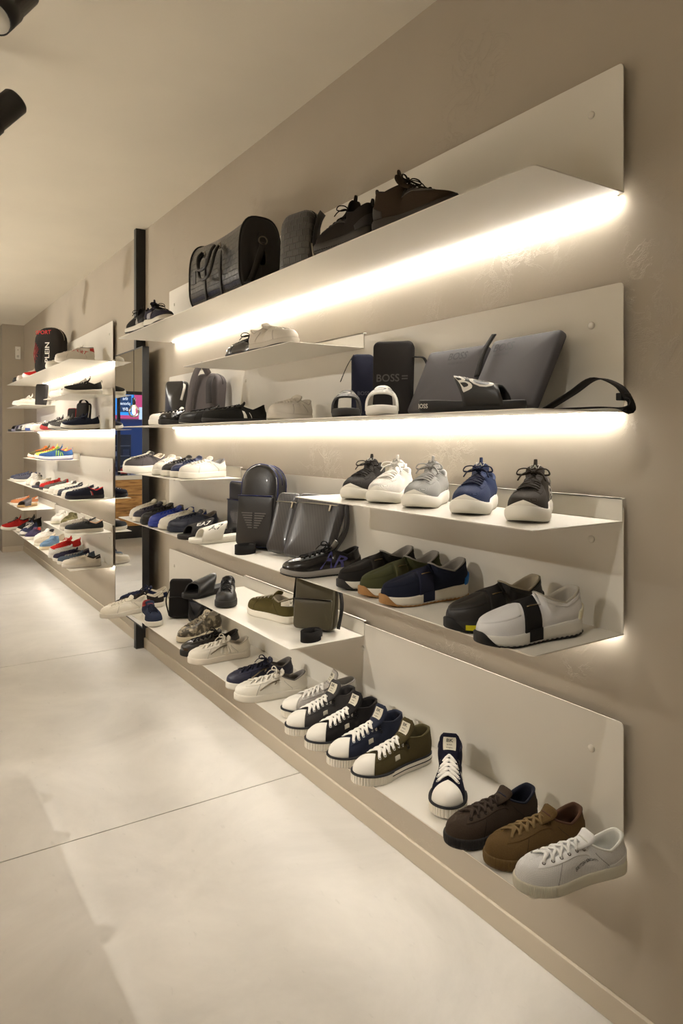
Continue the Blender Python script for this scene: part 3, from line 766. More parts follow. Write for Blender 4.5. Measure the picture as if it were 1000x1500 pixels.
def hi_sneaker(toe, hd, label, up, label_patch=True, lin=None, sole=(228, 222, 208), stripe=(30, 30, 34), L=.295, ukind='suede', facing=False, side_tag=True, group=None):
    s = Shoe(L=L, heel=.032, ball=.030, toe=.031, spring=.005, zh=.078, zd=.066, zt=.074, xt=.40, xh=.018, wc=.036, ztoe=.034, ridge_mid=.75)
    lin = lin or tuple(min(255, int(x * .8)) for x in up)
    r = root_at('high_top_sneaker', toe, hd, L, label, 'shoe', group)
    v, f, uv = s.upper(70, 14); put(r, 'upper', (v, f), C_(up, ukind), uvs=uv)
    put(r, 'lining', s.lining(), C_(lin, 'fabric'))
    so = put(r, 'sole', s.sole(nf=80), C_(sole, 'rubber'))
    # ribbed rubber bumper around the toe, dark foxing lines along the rest
    o = s.sole_off
    f_ = np.linspace(.62, 1, 120); rows = []
    for sd in (1, -1):
        x, y = s.out(sd, f_); nx, ny = s.nrm(sd, f_); rib = .0026 + .0010 * np.sign(np.sin(f_ * 260)); rib[0] = 0
        G = np.stack([np.stack([x + nx * (o + k * rib - .0005), y + ny * (o + k * rib - .0005), s.zb(x) + s.hs(x) * h], -1) for k, h in ((0, .02), (1, .06), (1, .92), (0, .98))], 1); rows.append(G if sd == 1 else G[::-1][1:])
    G = np.concatenate(rows); m = len(G)
    put(so, 'toe_bumper', (G.reshape(-1, 3), [(i * 4 + k, (i + 1) * 4 + k, (i + 1) * 4 + k + 1, i * 4 + k + 1) for i in range(m - 1) for k in range(3)]), C_(sole, 'rubber'), False)
    for h0, h1 in ((.44, .52), (.86, 1.0)):
        fa = np.linspace(0, 1 if h0 > .8 else .62, 60); rows = []
        for sd in (1, -1):
            x, y = s.out(sd, fa); nx, ny = s.nrm(sd, fa); e = .0008 + (.0030 * (fa > .6) if h0 > .8 else 0)
            q = np.stack([np.stack([x + nx * (o + k), y + ny * (o + k), s.zb(x) + s.hs(x) * h], -1) for k, h in ((e, h0), (e, h1), (-.004, h1 + .03))], 1); rows.append(q)
        for q in rows:
            put(so, 'foxing_stripe', (q.reshape(-1, 3), [(i * 3 + k, (i + 1) * 3 + k, (i + 1) * 3 + k + 1, i * 3 + k + 1) for i in range(59) for k in range(2)]), C_(stripe, 'rubber'))
    put(r, 'toe_cap', s.patch(.815, 1, 0, 1, .0016, nf=14), C_((232, 228, 218), 'rubber'))
    two(r, 'eyestay', s, (s.fb - .04, s.fb + .40, .46, .80, .0015), C_(up, ukind))
    put(r, 'heel_strip', s.patch(0, .05, 0, .98, .0014, nf=4), C_(up, ukind))
    put(r, 'tongue', s.tongue(.62, .056, .031, 66, .007), C_(up, ukind))
    s.laces(6, .04, .60, .62, w=.0050, cross=True, flat=.4, lift=.0085).build('laces', C_((236, 232, 224), 'lace'), r, True)
    s.eyelets(6, .04, .60, .62).build('eyelets', C_((228, 226, 220), 'rubber'), r, True)['kind'] = 'stuff'
    # two bare eyelets and a dark lace end up on the collar
    for sd in (1, -1):
        for q in (.80, .62):
            e = MB(); c = Vector(s.U(sd, np.array([s.fb - .06]), np.array([q]), .0014)[0]); d = Vector((0, sd, .2)).normalized(); Q = d.to_track_quat('Z', 'Y').to_matrix()
            e.tube([c + Q @ Vector((.004 * math.cos(a), .004 * math.sin(a), 0)) for a in np.linspace(0, 2 * PI, 11)[:-1]], .0013, 5, closed=True)
            e.build('collar_eyelet', C_((60, 58, 58), 'metal'), r, True)
    if label_patch:
        P = s.tongue_P; m = len(P); i0, i1 = m - 8, m - 2
        def tp(a, b):   # a across -1..1, b up 0..1
            i = i0 + (i1 - i0) * b; k = min(int(i), m - 2); q = i - k; j = (a * .62 + 1) * 4; jk = min(int(j), 7); w = j - jk
            A = P[k, jk] * (1 - w) + P[k, jk + 1] * w; B = P[k + 1, jk] * (1 - w) + P[k + 1, jk + 1] * w
            return A * (1 - q) + B * q
        def nrm(a, b):
            n = np.cross(tp(min(1, a + .1), b) - tp(a - .1, b), tp(a, min(1, b + .1)) - tp(a, b - .1)); n /= np.linalg.norm(n) + 1e-9
            return n if n[0] > 0 else -n
        aa = np.linspace(-1, 1, 7); bb = np.linspace(.02, .88, 7)
        G = np.array([[tp(a, b) + nrm(a, b) * .0012 for b in bb] for a in aa])
        fcs = [(i * 7 + k, (i + 1) * 7 + k, (i + 1) * 7 + k + 1, i * 7 + k + 1) for i in range(6) for k in range(6)]
        lb = put(r, 'tongue_label', (G.reshape(-1, 3), fcs), C_((206, 200, 180), 'print'))
        for tx, cb, size in (('BK', .66, .46), ('British', .38, .17), ('Knights', .17, .17)):
            v, fc = text_mesh(tx)
            Q = []
            for x_, y_ in v:
                a = x_ * size * 1.35; b = cb + y_ * size * .5; Q.append(tp(a, b) + nrm(a, b) * .0018)
            mesh_obj('lettering', Q, fc, C_((24, 24, 26), 'print'), lb, False)
    if side_tag:
        for sd in (1, -1):
            put(r, 'side_tag', s.patch(.50, .565, .20, .34, .0018, sides=(sd,), nf=5, nt=5), C_((190, 184, 168), 'print'))
    return r, s

def runner(toe, hd, label, up, ukind='knit', sole=(234, 231, 222), lace=None, lin=None, L=.295, outsole=None, heel=.040, toe_h=.030, text=None, overlay=None, loop_=True, bow=1, stripes=None, res=1, group=None, wrap=True, midband=None, hi=0, tongue_text=None, wid=1.0):
    lace = lace or up; lin = lin or up
    s = Shoe(L=L, heel=heel, ball=heel * .78, toe=toe_h, spring=.012, heel_spring=.006, zh=.062 + .03 * hi, zd=.040 + .035 * hi, zt=.066 + .025 * hi, ztoe=.030, sole_off=.005, bulge=.008, ridge_mid=.35, wid=wid)
    r = root_at('running_shoe', toe, hd, L, label, 'shoe', group); nf = int(56 * res)
    v, f, uv = s.upper(max(28, nf), 12); put(r, 'upper', (v, f), C_(up, ukind), uvs=uv)
    put(r, 'lining', s.lining(), C_(lin, 'fabric'))
    put(r, 'sole', s.sole(nf=max(30, nf), bulge=.0025, round_=.005), C_(sole, 'rubber'))
    if outsole: put(r, 'outsole', s.sole(0, .24, ribs=60 if res >= 1 else 0, rib_from=0, nf=130 if res >= 1 else 30, extra=.0016), C_(outsole, 'rubber'))
    if wrap: put(r, 'toe_wrap', s.patch(.82, 1, 0, lambda a: .04 + .30 * a ** 2.2, .0022, nf=12), C_(sole if not overlay else overlay, 'rubber'))
    put(r, 'tongue', s.tongue(.62, .036 + .01 * hi, .025, 58, .005), C_(up, ukind))
    s.laces(6, .03, .60, .66, w=.0040, flat=.5, cross=False, bow=bow, seg=9 if res >= 1 else 5).build('laces', C_(lace, 'lace'), r, True)
    if res >= .8: two(r, 'eyestay', s, (s.fb - .02, s.fb + .40, .50, .78, .0014), C_(overlay or up, 'leather' if overlay else ukind))
    if res >= .8: put(r, 'heel_counter', s.patch(0, .2, .05, lambda a: .6 - .35 * a, .0018), C_(overlay or up, 'rubber' if overlay else ukind))
    if loop_:
        x, y, z = s.collar(np.array([0.])); k = np.array([x[0], 0, z[0]])
        tp = s.tongue_pts[-1]; t = np.array([tp[0], 0, tp[1]])
        for nm, q in (('heel_loop', k), ('tongue_loop', t)):
            MB().tube(crom(np.array([q + [.003, 0, -.006], q + [-.002, 0, .008], q + [-.006, 0, .015], q + [-.009, 0, .008], q + [-.006, 0, -.008]]), 12), .005, 6, True, .3, (1, 0, .3)).build(nm, C_(up, 'fabric'), r, True)
    if stripes:
        for f0, f1, c in stripes:
            for sd in (1, -1): put(r, 'side_stripe', s.patch(f0, f1, .06, .66, .0018, sides=(sd,), nf=5), C_(c, 'leather'))
    if text:
        for (tx, sd, f_, t_, size, c, ang) in text:
            P, fc = s.surf_text(tx, sd, f_, t_, size, ang); mesh_obj('lettering', P, fc, C_(c, 'print'), r, False)
    if tongue_text:
        P = s.tongue_P; m = len(P); a = Vector(P[m - 4, 4]); b = Vector(P[m - 1, 4]); ex = Vector((0, 1, 0)); ey = (b - a).normalized(); ez = ex.cross(ey)
        # reads from the toe side
        Mx = Matrix((( ex.x, ey.x, ez.x, 0), (ex.y, ey.y, ez.y, 0), (ex.z, ey.z, ez.z, 0), (0, 0, 0, 1))); Mx.translation = a * .45 + b * .55 + ez * .0022
        flat_text(tongue_text[0], Mx, tongue_text[2], C_(tongue_text[1], 'print'), r)
    return r, s

def slip_on(toe, hd, label, up, strap=BLK, sole=WHITE, outsole=BLK, heel_c=None, lin=(206, 200, 188), L=.30, ukind='leather', toe_out=None, mid_accent=None, group=None):
    s = Shoe(L=L, heel=.044, ball=.032, toe=.022, spring=.010, heel_spring=.006, zh=.074, zd=.044, zt=.068, xt=.44, ztoe=.038, sole_off=.004, ridge_mid=.4, fb=.43, bulge=.008, wc=.036)
    r = root_at('slip_on_sneaker', toe, hd, L, label, 'shoe', group)
    v, f, uv = s.upper(64, 14); put(r, 'upper', (v, f), C_(up, ukind), uvs=uv)
    put(r, 'lining', s.lining(), C_(lin, 'fabric'))
    so = put(r, 'midsole', s.sole(.14, 1, nf=64), C_(sole, 'rubber'))
    put(r, 'outsole', s.sole(0, .20, ribs=44, rib_from=0, nf=160, extra=.0008), C_(outsole, 'rubber'))
    # outsole turned up over the toe
    fa = np.linspace(.84, 1, 30); rows = []
    for sd in (1, -1):
        x, y = s.out(sd, fa); nx, ny = s.nrm(sd, fa); up_ = sstep(.84, .97, fa) * 1.10 + .12
        G = np.stack([np.stack([x + nx * k, y + ny * k, s.zb(x) + s.hs(x) * h * up_], -1) for k, h in ((.0045, 0), (.0062, .1), (.0062, .95), (.003, 1.04))], 1); rows.append(G if sd == 1 else G[::-1][1:])
    G = np.concatenate(rows); m = len(G)
    put(r, 'toe_bumper', (G.reshape(-1, 3), [(i * 4 + k, (i + 1) * 4 + k, (i + 1) * 4 + k + 1, i * 4 + k + 1) for i in range(m - 1) for k in range(3)]), C_(toe_out or outsole, 'rubber'))
    # apron seam
    put(r, 'apron', s.patch(.66, 1, lambda a: .42 - .06 * a, 1, .0013, nf=14), C_(up, ukind))
    # wide elastic strap running down onto the sole
    for sd in (1, -1):
        pass
    vs_, fs_ = s.patch(.47, .64, 0, 1, .0030, nf=9, nt=14)
    put(r, 'strap', (vs_, fs_), C_(strap, 'fabric'))
    if True:
        for sd in (1, -1):
            vv = []; ff = []
            fa = np.linspace(.47, .61, 8); x, y = s.out(sd, fa); nx, ny = s.nrm(sd, fa); b = len(vv)
            for k, h in ((.0058, .28), (.0058, 1.06), (.002, 1.12)):
                for i in range(8): vv.append((x[i] + nx[i] * k, y[i] + ny[i] * k, s.zb(x[i]) + s.hs(x[i]) * h))
            for k in range(2):
                for i in range(7): ff.append((b + k * 8 + i, b + k * 8 + i + 1, b + k * 8 + 8 + i + 1, b + k * 8 + 8 + i))
            put(r, 'strap_anchor', (vv, ff), C_(strap, 'fabric'))
    put(r, 'vamp_strip', s.patch(.435, .475, .60, 1, .0035, nf=4), C_(up, ukind))
    # small metal bar where the strap overlaps
    for sd in (1,):
        A = s.U(sd, np.array([.49]), np.array([.60]), .004)[0]; B = s.U(sd, np.array([.60]), np.array([.60]), .004)[0]
        MB().tube([A, (A + B) / 2 + [0, .001, .001], B], .0022, 6, True, .6).build('metal_bar', C_((150, 130, 95), 'metal'), r, True)
    put(r, 'heel_counter', s.patch(0, .12, 0, lambda a: .46 - .16 * a, .004), C_(heel_c or sole, 'rubber'))
    put(r, 'collar_band', s.patch(0, .36, .84, .985, .0016, nf=20, nt=5), C_(up, ukind))
    if mid_accent:
        fa = np.linspace(.72, .86, 10)
        for sd in (1, -1):
            vv = []; ff = []; x, y = s.out(sd, fa); nx, ny = s.nrm(sd, fa); b = len(vv)
            for h, k in ((.22, .0055), (.72, .0055)):
                for i in range(10): vv.append((x[i] + nx[i] * k, y[i] + ny[i] * k, s.zb(x[i]) + s.hs(x[i]) * h))
            for i in range(9): ff.append((b + i, b + i + 1, b + 10 + i + 1, b + 10 + i))
            put(r, 'midsole_accent', (vv, ff), C_(mid_accent, 'rubber'))
    return r, s

def slide(toe, hd, label, sole=BLK, strap=BLK, L=.285, text=None, tcol=WHITE, kind='leather', side_text=None, group=None, f0=.46, f1=.80, lines=False, tsize=.02):
    s = Shoe(L=L, heel=.032, ball=.026, toe=.022, spring=.006)
    r = root_at('slide_sandal', toe, hd, L, label, 'sandal', group)
    H = lambda k, d=0.: (lambda x, f: s.zb(x) + s.hs(x) * k + d)
    rg = [s.loop(-.001, H(0), 50), s.loop(.003, H(0, .003), 50), s.loop(.004, H(.6), 50), s.loop(.003, H(1, -.001), 50), s.loop(0, H(1, .0015), 50), s.loop(-.006, H(1, -.003), 50), s.loop(-.020, H(1, -.005), 50)]
    put(r, 'footbed', s.rings(rg), C_(sole, 'rubber'))
    # strap: an arch from edge to edge
    nu, nv = 22, 11; P = np.zeros((nv, nu, 3))
    for i, q in enumerate(np.linspace(0, 1, nv)):
        f = f0 + (f1 - f0) * q; xl, yl = s.out(1, np.array([f])); xm, ym = s.out(-1, np.array([f]))
        zb = s.zs(xl)[0] * .55; ht = .084 - .028 * q
        for j, a in enumerate(np.linspace(0, PI, nu)):
            w = (math.cos(a)); ww = math.copysign(abs(w) ** .72, w); e = abs(math.sin(a)) ** .62
            back = -.016 * math.sin(a) * (1 - q) + .0 * q - .020 * math.sin(a)
            x = (xl[0] + xm[0]) / 2 + (xl[0] - xm[0]) / 2 * ww + back
            y = (yl[0] + .0055) * (1 + ww) / 2 + (ym[0] - .0055) * (1 - ww) / 2
            P[i, j] = (x, y, zb + ht * e)
    v, f = thick_grid(P, -.006)
    v, f = thick_grid(P[::-1], .006)
    st = put(r, 'strap', (v, f), C_(strap, kind))
    def sp(a, b, off=.0012):   # a: 0..1 around the arch, b: 0..1 heel->toe
        i = np.clip(b, 0, 1) * (nv - 1); j = np.clip(a, 0, 1) * (nu - 1); k = min(int(i), nv - 2); l = min(int(j), nu - 2); p = i - k; q = j - l
        A = P[k, l] * (1 - q) + P[k, l + 1] * q; B = P[k + 1, l] * (1 - q) + P[k + 1, l + 1] * q; c = A * (1 - p) + B * p
        n = np.cross(P[k, l + 1] - P[k, l], P[k + 1, l] - P[k, l]); n /= np.linalg.norm(n) + 1e-9
        if n[2] < 0 and abs(n[2]) > .2: n = -n
        ctr = np.array([c[0], 0, .03]); 
        if np.dot(n, c - ctr) < 0: n = -n
        return c + n * off
    if text:
        for tx, a0, b0, size, ang in text:
            vv, fc = text_mesh(tx); Q = []
            ca, sa = math.cos(ang), math.sin(ang)
            for x_, y_ in vv:
                X_, Y_ = x_ * ca - y_ * sa, x_ * sa + y_ * ca
                # letters read from the toe: right of the reader is +y (lateral), tops point to the heel
                Q.append(sp(a0 - X_ * size / .17, b0 - Y_ * size / .095, .0012))
            mesh_obj('lettering', Q, fc, C_(tcol, 'print'), st, False)
    if side_text:
        for sd in (1, -1):
            vv, fc = text_mesh(side_text[0]); Q = []
            for x_, y_ in vv:
                f = side_text[1] - sd * x_ * side_text[2] / .36; xx, yy = s.out(sd, np.array([f])); nx, ny = s.nrm(sd, np.array([f]))
                Q.append((xx[0] + nx[0] * .0046, yy[0] + ny[0] * .0046, s.zs(xx)[0] * .52 + y_ * side_text[2]))
            mesh_obj('lettering', Q, fc, C_(side_text[3], 'print'), r, False)
    return r, s
# ================================================================ bags
def rect_outline(w, h, r, top_r=None, n=6):
    """closed outline in x, z with the base at z = 0; top corners may be rounder"""
    tr = r if top_r is None else top_r; pts = []
    for cx, cz, a0, q in ((w / 2 - r, r, -PI / 2, r), (w / 2 - tr, h - tr, 0, tr), (-w / 2 + tr, h - tr, PI / 2, tr), (-w / 2 + r, r, PI, r)):
        k = n if q > .02 else 4
        for i in range(k + 1):
            a = a0 + PI / 2 * i / k; pts.append((cx + q * math.cos(a), cz + q * math.sin(a)))
    return np.array(pts)
def pillow(outl, d, er=.012, bulge=.010, seed=0, wrinkle=.0):
    """soft slab from an outline; front at -y, back at +y"""
    c = outl.mean(0); R = np.linalg.norm(outl - c, axis=1).mean(); m = len(outl); rings = []
    def ring(ins, y): return np.stack([c[0] + (outl[:, 0] - c[0]) * (1 - ins / R), np.full(m, y), c[1] + (outl[:, 1] - c[1]) * (1 - ins / R)], -1)
    caps = [(.75, 1), (.5, .9), (.28, .7), (.12, .42)]
    for q, b in caps: rings.append(ring(er + (R - er) * q, -d / 2 - bulge * b))
    for a in np.linspace(-PI / 2, 0, 5): rings.append(ring(er * (1 - math.cos(a)), -(d / 2 - er) + er * math.sin(a)))
    for a in np.linspace(0, PI / 2, 5): rings.append(ring(er * (1 - math.cos(a)), (d / 2 - er) + er * math.sin(a)))
    for q, b in caps[::-1]: rings.append(ring(er + (R - er) * q, d / 2 + bulge * .4 * b))
    L = np.array(rings)
    if wrinkle:
        rs = np.random.RandomState(seed); kx = rs.uniform(14, 34, 3); kz = rs.uniform(14, 34, 3); ph = rs.uniform(0, 6, 3)
        for a, b, p in zip(kx, kz, ph): L[..., 1] += wrinkle * np.sin(L[..., 0] * a + L[..., 2] * b + p) / 2
    v = L.reshape(-1, 3); k = len(L); f = []
    for i in range(k - 1):
        for j in range(m): l = (j + 1) % m; f.append((i * m + j, i * m + l, (i + 1) * m + l, (i + 1) * m + j))
    f.append(tuple(range(m - 1, -1, -1))); f.append(tuple((k - 1) * m + j for j in range(m)))
    return v, f, v[:, [0, 2]] + v[:, [1, 1]] * .5
def outline_tube(outl, y, r, part=None, inset=0.):
    c = outl.mean(0); P = [(c[0] + (p[0] - c[0]) * (1 - inset), y, c[1] + (p[1] - c[1]) * (1 - inset)) for p in outl]
    mb = MB(); mb.tube(P, r, 6, closed=True); return mb
def band(pts, half, th=.0025, across=(0, 1, 0), n=24):
    """flat webbing along a path; the width runs along `across`"""
    P = crom(np.array(pts, float), n); a = Vector(across).normalized()
    v = []
    for i, p in enumerate(P):
        t = Vector(P[min(i + 1, n - 1)] - P[max(i - 1, 0)]).normalized(); w = (a - t * a.dot(t)); w = w.normalized() if w.length > 1e-5 else t.orthogonal(); nn = t.cross(w)
        q = Vector(p)
        for s1, s2 in ((1, 1), (-1, 1), (-1, -1), (1, -1)): v.append(q + w * half * s1 + nn * th / 2 * s2)
    f = [(0, 1, 2, 3), tuple((n - 1) * 4 + k for k in (3, 2, 1, 0))]
    for i in range(n - 1):
        for k in range(4): l = (k + 1) % 4; f.append((i * 4 + k, (i + 1) * 4 + k, (i + 1) * 4 + l, i * 4 + l))
    return v, f
FACE = lambda y, z=0.: Matrix(((1, 0, 0, 0), (0, 0, -1, y), (0, 1, 0, z), (0, 0, 0, 1)))   # text on the front face
def bag_root(name, loc, rz, lean, label, cat='bag', group=None):
    r = empty(name, loc, (math.radians(-lean), 0, math.radians(rz))); tag(r, label, cat, group); return r
ZIPC = (172, 164, 146)
def zip_line(pts, parent, c=(40, 38, 36), pull=None):
    z = MB().tube(pts, .0032, 6, True, .5).build('zipper', C_(c, 'metal'), parent, True)
    if pull is not None:
        p = np.array(pull); MB().box(p[0] - .004, p[0] + .004, p[1] - .003, p[1], p[2] - .026, p[2], .001).build('zip_pull', C_(ZIPC, 'metal'), parent)

def pouch(loc, rz, lean, label, w=.16, h=.24, d=.05, m=None, r_=.02, top_r=None, pocket=None, pm=None, texts=(), strap=None, zipc=(40, 38, 36), name='shoulder_pouch', cat='bag', piping=None, zip_z=None, wrinkle=.0, seed=1, er=.014, bulge=.008, group=None, top_zip=True, eagle=False, pull=True, base=0.):
    loc = Vector(loc) + Vector((0, 0, (d / 2 + .002) * math.sin(math.radians(lean)) + .0015))
    r = bag_root(name, loc, rz, lean, label, cat, group); o = rect_outline(w, h, r_, top_r); o[:, 1] += base
    v, f, uv = pillow(o, d, er, bulge, seed, wrinkle); mesh_obj('body', v, f, m, r, True, uv)
    if piping:
        for y in (-d / 2 + er * .4, d / 2 - er * .4): outline_tube(o, y, .0022).build('piping', piping, r, True)
    if top_zip:
        k = len(o); c = o.mean(0); P = [(p[0] * 1.004, 0, c[1] + (p[1] - c[1]) * 1.004) for p in o if p[1] > base + h * .45]
        zip_line(P, r, zipc)
    if pocket:
        ph, pd = pocket; po = rect_outline(w * .96, ph, r_ * .9, .012); po[:, 1] += base + .004
        v, f, uv = pillow(po, pd, min(.008, pd * .45), .004, seed + 3, wrinkle * .6); v[:, 1] += -d / 2 - bulge * .5 - pd * .25
        q = mesh_obj('pocket', v, f, pm or m, r, True, uv)
        if pull: MB().tube([(-w * .46, -d / 2 - bulge - pd * .75, base + ph), (0, -d / 2 - bulge - pd * .78, base + ph + .001), (w * .46, -d / 2 - bulge - pd * .75, base + ph)], .0028, 6).build('zipper', C_(zipc, 'metal'), q, True)
    if zip_z is not None:
        y = -d / 2 - bulge * .95
        zip_line([(-w * .47, y + .006, zip_z), (-w * .2, y, zip_z), (w * .2, y, zip_z), (w * .47, y + .006, zip_z)], r, zipc, (w * .36, y - .001, zip_z))
    yt = -d / 2 - bulge - .002 - wrinkle * 1.5 - (pocket[1] * .75 if pocket else 0)
    for tx, x, z, size, c, *st in texts:
        flat_text(tx, Matrix.Translation((x, 0, z)) @ FACE(yt), size, C_(c, 'print'), r, stretch=st[0] if st else 1.0)
    if eagle:
        # embossed eagle: stacked bars forming wings
        ex, ez, sc, em = eagle
        for k in range(7):
            hw = sc * (1.0 - .10 * k); zz = ez + sc * (.5 - .17 * k)
            for sd in (-1, 1):
                MB().box(ex + sd * sc * .10, ex + sd * hw, yt - .001, yt + .004, zz, zz + sc * .085, .0008).build('eagle_bar', em, r)
    if strap:
        for pts, half, across, sm in strap:
            mesh_obj('strap', *band(pts, half, .003, across), sm, r)
    return r

def duffel(loc, rz, label, L=.58, w=.20, h=.33):
    r = bag_root('duffel_bag', loc, rz, 0, label); cm = mat('black crocodile leather', (34, 31, 29), .30, 0, 'croc', 26, .9, .6, .25); lm = C_((26, 24, 23), 'leather')
    # arched section along local x
    o = []
    for q in np.linspace(0, 1, 40): 
        a = -PI / 2 + 2 * PI * q
        y = (w / 2) * math.copysign(abs(math.cos(a)) ** .62, math.cos(a)); z = h / 2 + (h / 2) * math.copysign(abs(math.sin(a)) ** (.45 if a < 0 or a > PI else .80), math.sin(a)); o.append((y, z))
    o = np.array(o[:-1]); m = len(o); xs = np.linspace(-L / 2, L / 2, 26); v = []; uv = []
    per = np.r_[0, np.cumsum(np.hypot(*np.diff(o, axis=0).T))]
    for x in xs:
        sag = 1 - .05 * (1 - (2 * x / L) ** 2)
        for k, (y, z) in enumerate(o): v.append((x, y, z * (sag if z > h / 2 else 1))); uv.append((x, per[k]))
    f = [(i * m + k, i * m + (k + 1) % m, (i + 1) * m + (k + 1) % m, (i + 1) * m + k) for i in range(25) for k in range(m)]
    mesh_obj('body', v, f, cm, r, True, uv)
    for sd in (-1, 1):
        P = []
        for q, xx in ((1, L / 2), (.98, L / 2 + .006), (.9, L / 2 + .010), (.6, L / 2 + .014), (.2, L / 2 + .016)):
            P += [(sd * xx, (y) * q, h * .46 + (z - h * .46) * q) for y, z in o]
        ff = [(i * m + k, (i + 1) * m + k, (i + 1) * m + (k + 1) % m, i * m + (k + 1) % m) for i in range(4) for k in range(m)] + [tuple(4 * m + k for k in range(m))]
        mesh_obj('end_panel', P, ff, lm, r)
        MB().tube([(sd * (L / 2), y * 1.012, h * .46 + (z - h * .46) * 1.012) for y, z in o], .0045, 7, closed=True).build('piping', lm, r, True)
        MB().box(sd * L / 2, sd * (L / 2 + .022), -.02, .02, h * .66, h * .80, .004).build('ring_tab', lm, r)
        MB().tube([(sd * (L / 2 + .028), .020 * math.cos(a), h * .68 + .018 * math.sin(a)) for a in np.linspace(0, 2 * PI, 17)[:-1]], .0028, 6, closed=True).build('ring', C_((120, 112, 100), 'metal'), r, True)
    zip_line([(x, 0, h * (1 - .05 * (1 - (2 * x / L) ** 2)) + .001) for x in np.linspace(-L * .49, L * .49, 15)], r, (60, 56, 50))
    # front vertical bands and hanging carry handles
    for x in (-.09, .09):
        mesh_obj('handle_band', *band([(x, -w * .46, .022), (x, -w / 2 * .985, .05), (x, -w / 2 - .001, h * .3), (x, -w / 2 - .001, h * .55), (x, -w * .46, h * .70)], .012, .004, (1, 0, 0)), lm, r)
        MB().tube([(x + .013 * math.cos(a), -w / 2 - .005, h * .72 + .014 * math.sin(a)) for a in np.linspace(0, 2 * PI, 15)[:-1]], .003, 6, closed=True).build('ring', C_((120, 112, 100), 'metal'), r, True)
    hp = crom(np.array([(-.09, -w / 2 - .010, h * .72), (-.095, -w / 2 - .03, h * .60), (-.06, -w / 2 - .04, h * .36), (0, -w / 2 - .042, h * .30), (.06, -w / 2 - .04, h * .36), (.095, -w / 2 - .03, h * .60), (.09, -w / 2 - .010, h * .72)]), 26)
    MB().tube(hp, .007, 8).build('carry_handle', lm, r, True)
    hp2 = hp * [.82, 1, 1] + [.012, -.016, 0]; hp2[:, 2] = h * .72 + (hp[:, 2] - h * .72) * .72
    MB().tube(hp2, .007, 8).build('carry_handle', lm, r, True)
    MB().box(-.125, -.085, -w / 2 - .05, -w / 2 - .046, h * .28, h * .46, .001).build('luggage_tag', lm, r)
    mesh_obj('shoulder_strap', *band([(L / 2 + .028, .0, h * .64), (L / 2 + .04, -.03, h * .4), (L / 2 + .03, -.06, h * .14), (L / 2 + .05, -.085, .03), (L / 2 + .09, -.07, .02), (L / 2 + .12, -.02, .02)], .014, .003, (0, 1, .2)), lm, r)
    return r
def rolled_strap(loc, rz, label, m, R=.035, half=.016, turns=1.6, name='rolled_strap', sx=1.45):
    r = bag_root(name, loc, rz, 0, label, 'strap'); P = []
    for a in np.linspace(0, 2 * PI * turns, 40): q = R * (1 - .18 * a / (2 * PI * turns)); P.append((q * sx * math.cos(a), q * math.sin(a), half))
    mesh_obj('webbing', *band(P, half, .003, (0, 0, 1), 60), m, r)
    MB().box(R * sx * .7, R * sx * 1.12, -.012, .012, .004, half * 2 - .004, .002).build('slider', C_((30, 29, 28), 'rubber'), r)
    return r
# ================================================================ merchandise
def deg(a): return math.radians(a)
def P(lv, x, y): return Vector((x, y, zof(lv)))
LS, HS, RU, SO, SL = low_sneaker, hi_sneaker, runner, slip_on, slide
BR = (214, 208, 192)
# ---- near unit, lowest shelf
LS(P('S5', 1.23, 1.14), deg(165), 'white perforated low-top sneaker with dark eyelets overhanging the end of the lowest shelf', (226, 226, 226), 'leather', (212, 208, 192), lace=(232, 232, 230), lin=(214, 214, 208), ribs=180, eyelet=(96, 88, 80), perf=True, cross=True,
   text=[('BRITISH KNIGHTS', sd, .43, .34, .0068, (70, 66, 64), a) for sd, a in ((1, .30), (-1, -.30))], name='low_top_sneaker')
LS(P('S5', 1.24, 1.245), deg(171), 'tan brown suede low-top sneaker with ribbed gum toe beside a white sneaker', (98, 78, 50), 'suede', (104, 82, 46), lace=(120, 100, 68), lin=(84, 60, 46), ribs=180, cross=True)
LS(P('S5', 1.215, 1.36), deg(176), 'dark brown suede low-top sneaker with black ribbed sole', (66, 56, 48), 'suede', (40, 38, 38), lace=(62, 52, 46), lin=(34, 36, 48), ribs=180, cross=True, eyelet=(40, 36, 34))
HS(P('S5', 1.30, 1.46), deg(226), 'navy high-top sneaker with large tongue label, toe turned to the room', (27, 27, 40), lin=(30, 30, 44))
HS(P('S5', 1.20, 1.76), deg(182), 'olive green high-top sneaker with white toe cap and laces', (72, 64, 42), lin=(84, 76, 50))
HS(P('S5', 1.20, 1.90), deg(183), 'dark blue high-top sneaker with white toe cap beside the olive one', (46, 50, 64), lin=(44, 48, 62))
HS(P('S5', 1.20, 2.04), deg(184), 'black high-top sneaker with white toe cap beside the dark blue one', (40, 38, 38), lin=(36, 34, 34))
HS(P('S5', 1.20, 2.18), deg(184), 'charcoal grey high-top sneaker with white toe cap', (68, 66, 66), lin=(60, 58, 58))
HS(P('S5', 1.262, 2.335), deg(168), 'pale grey high-top sneaker half hidden behind the charcoal one', (176, 170, 162), lin=(150, 145, 138))
LS(P('S5', 1.18, 2.585), deg(164), 'white leather sneaker with diagonal side zipper and white bow', (226, 221, 208), 'leather', (220, 214, 200), lin=(120, 116, 112), zip_=True, bow=1)
LS(P('S5', 1.205, 2.72), deg(174), 'navy leather sneaker with dark bow and white sole behind a white zip sneaker', (36, 38, 58), 'leather', (216, 212, 200), lace=(28, 28, 40), lin=(110, 106, 102), bow=1, zip_=True)
LS(P('S5', 1.19, 3.12), deg(173), 'white sneaker with quilted ribs along the side and a zipper', (228, 222, 208), 'leather', (222, 214, 200), lin=(190, 182, 168), side_lines=4, zip_=True, bow=1)
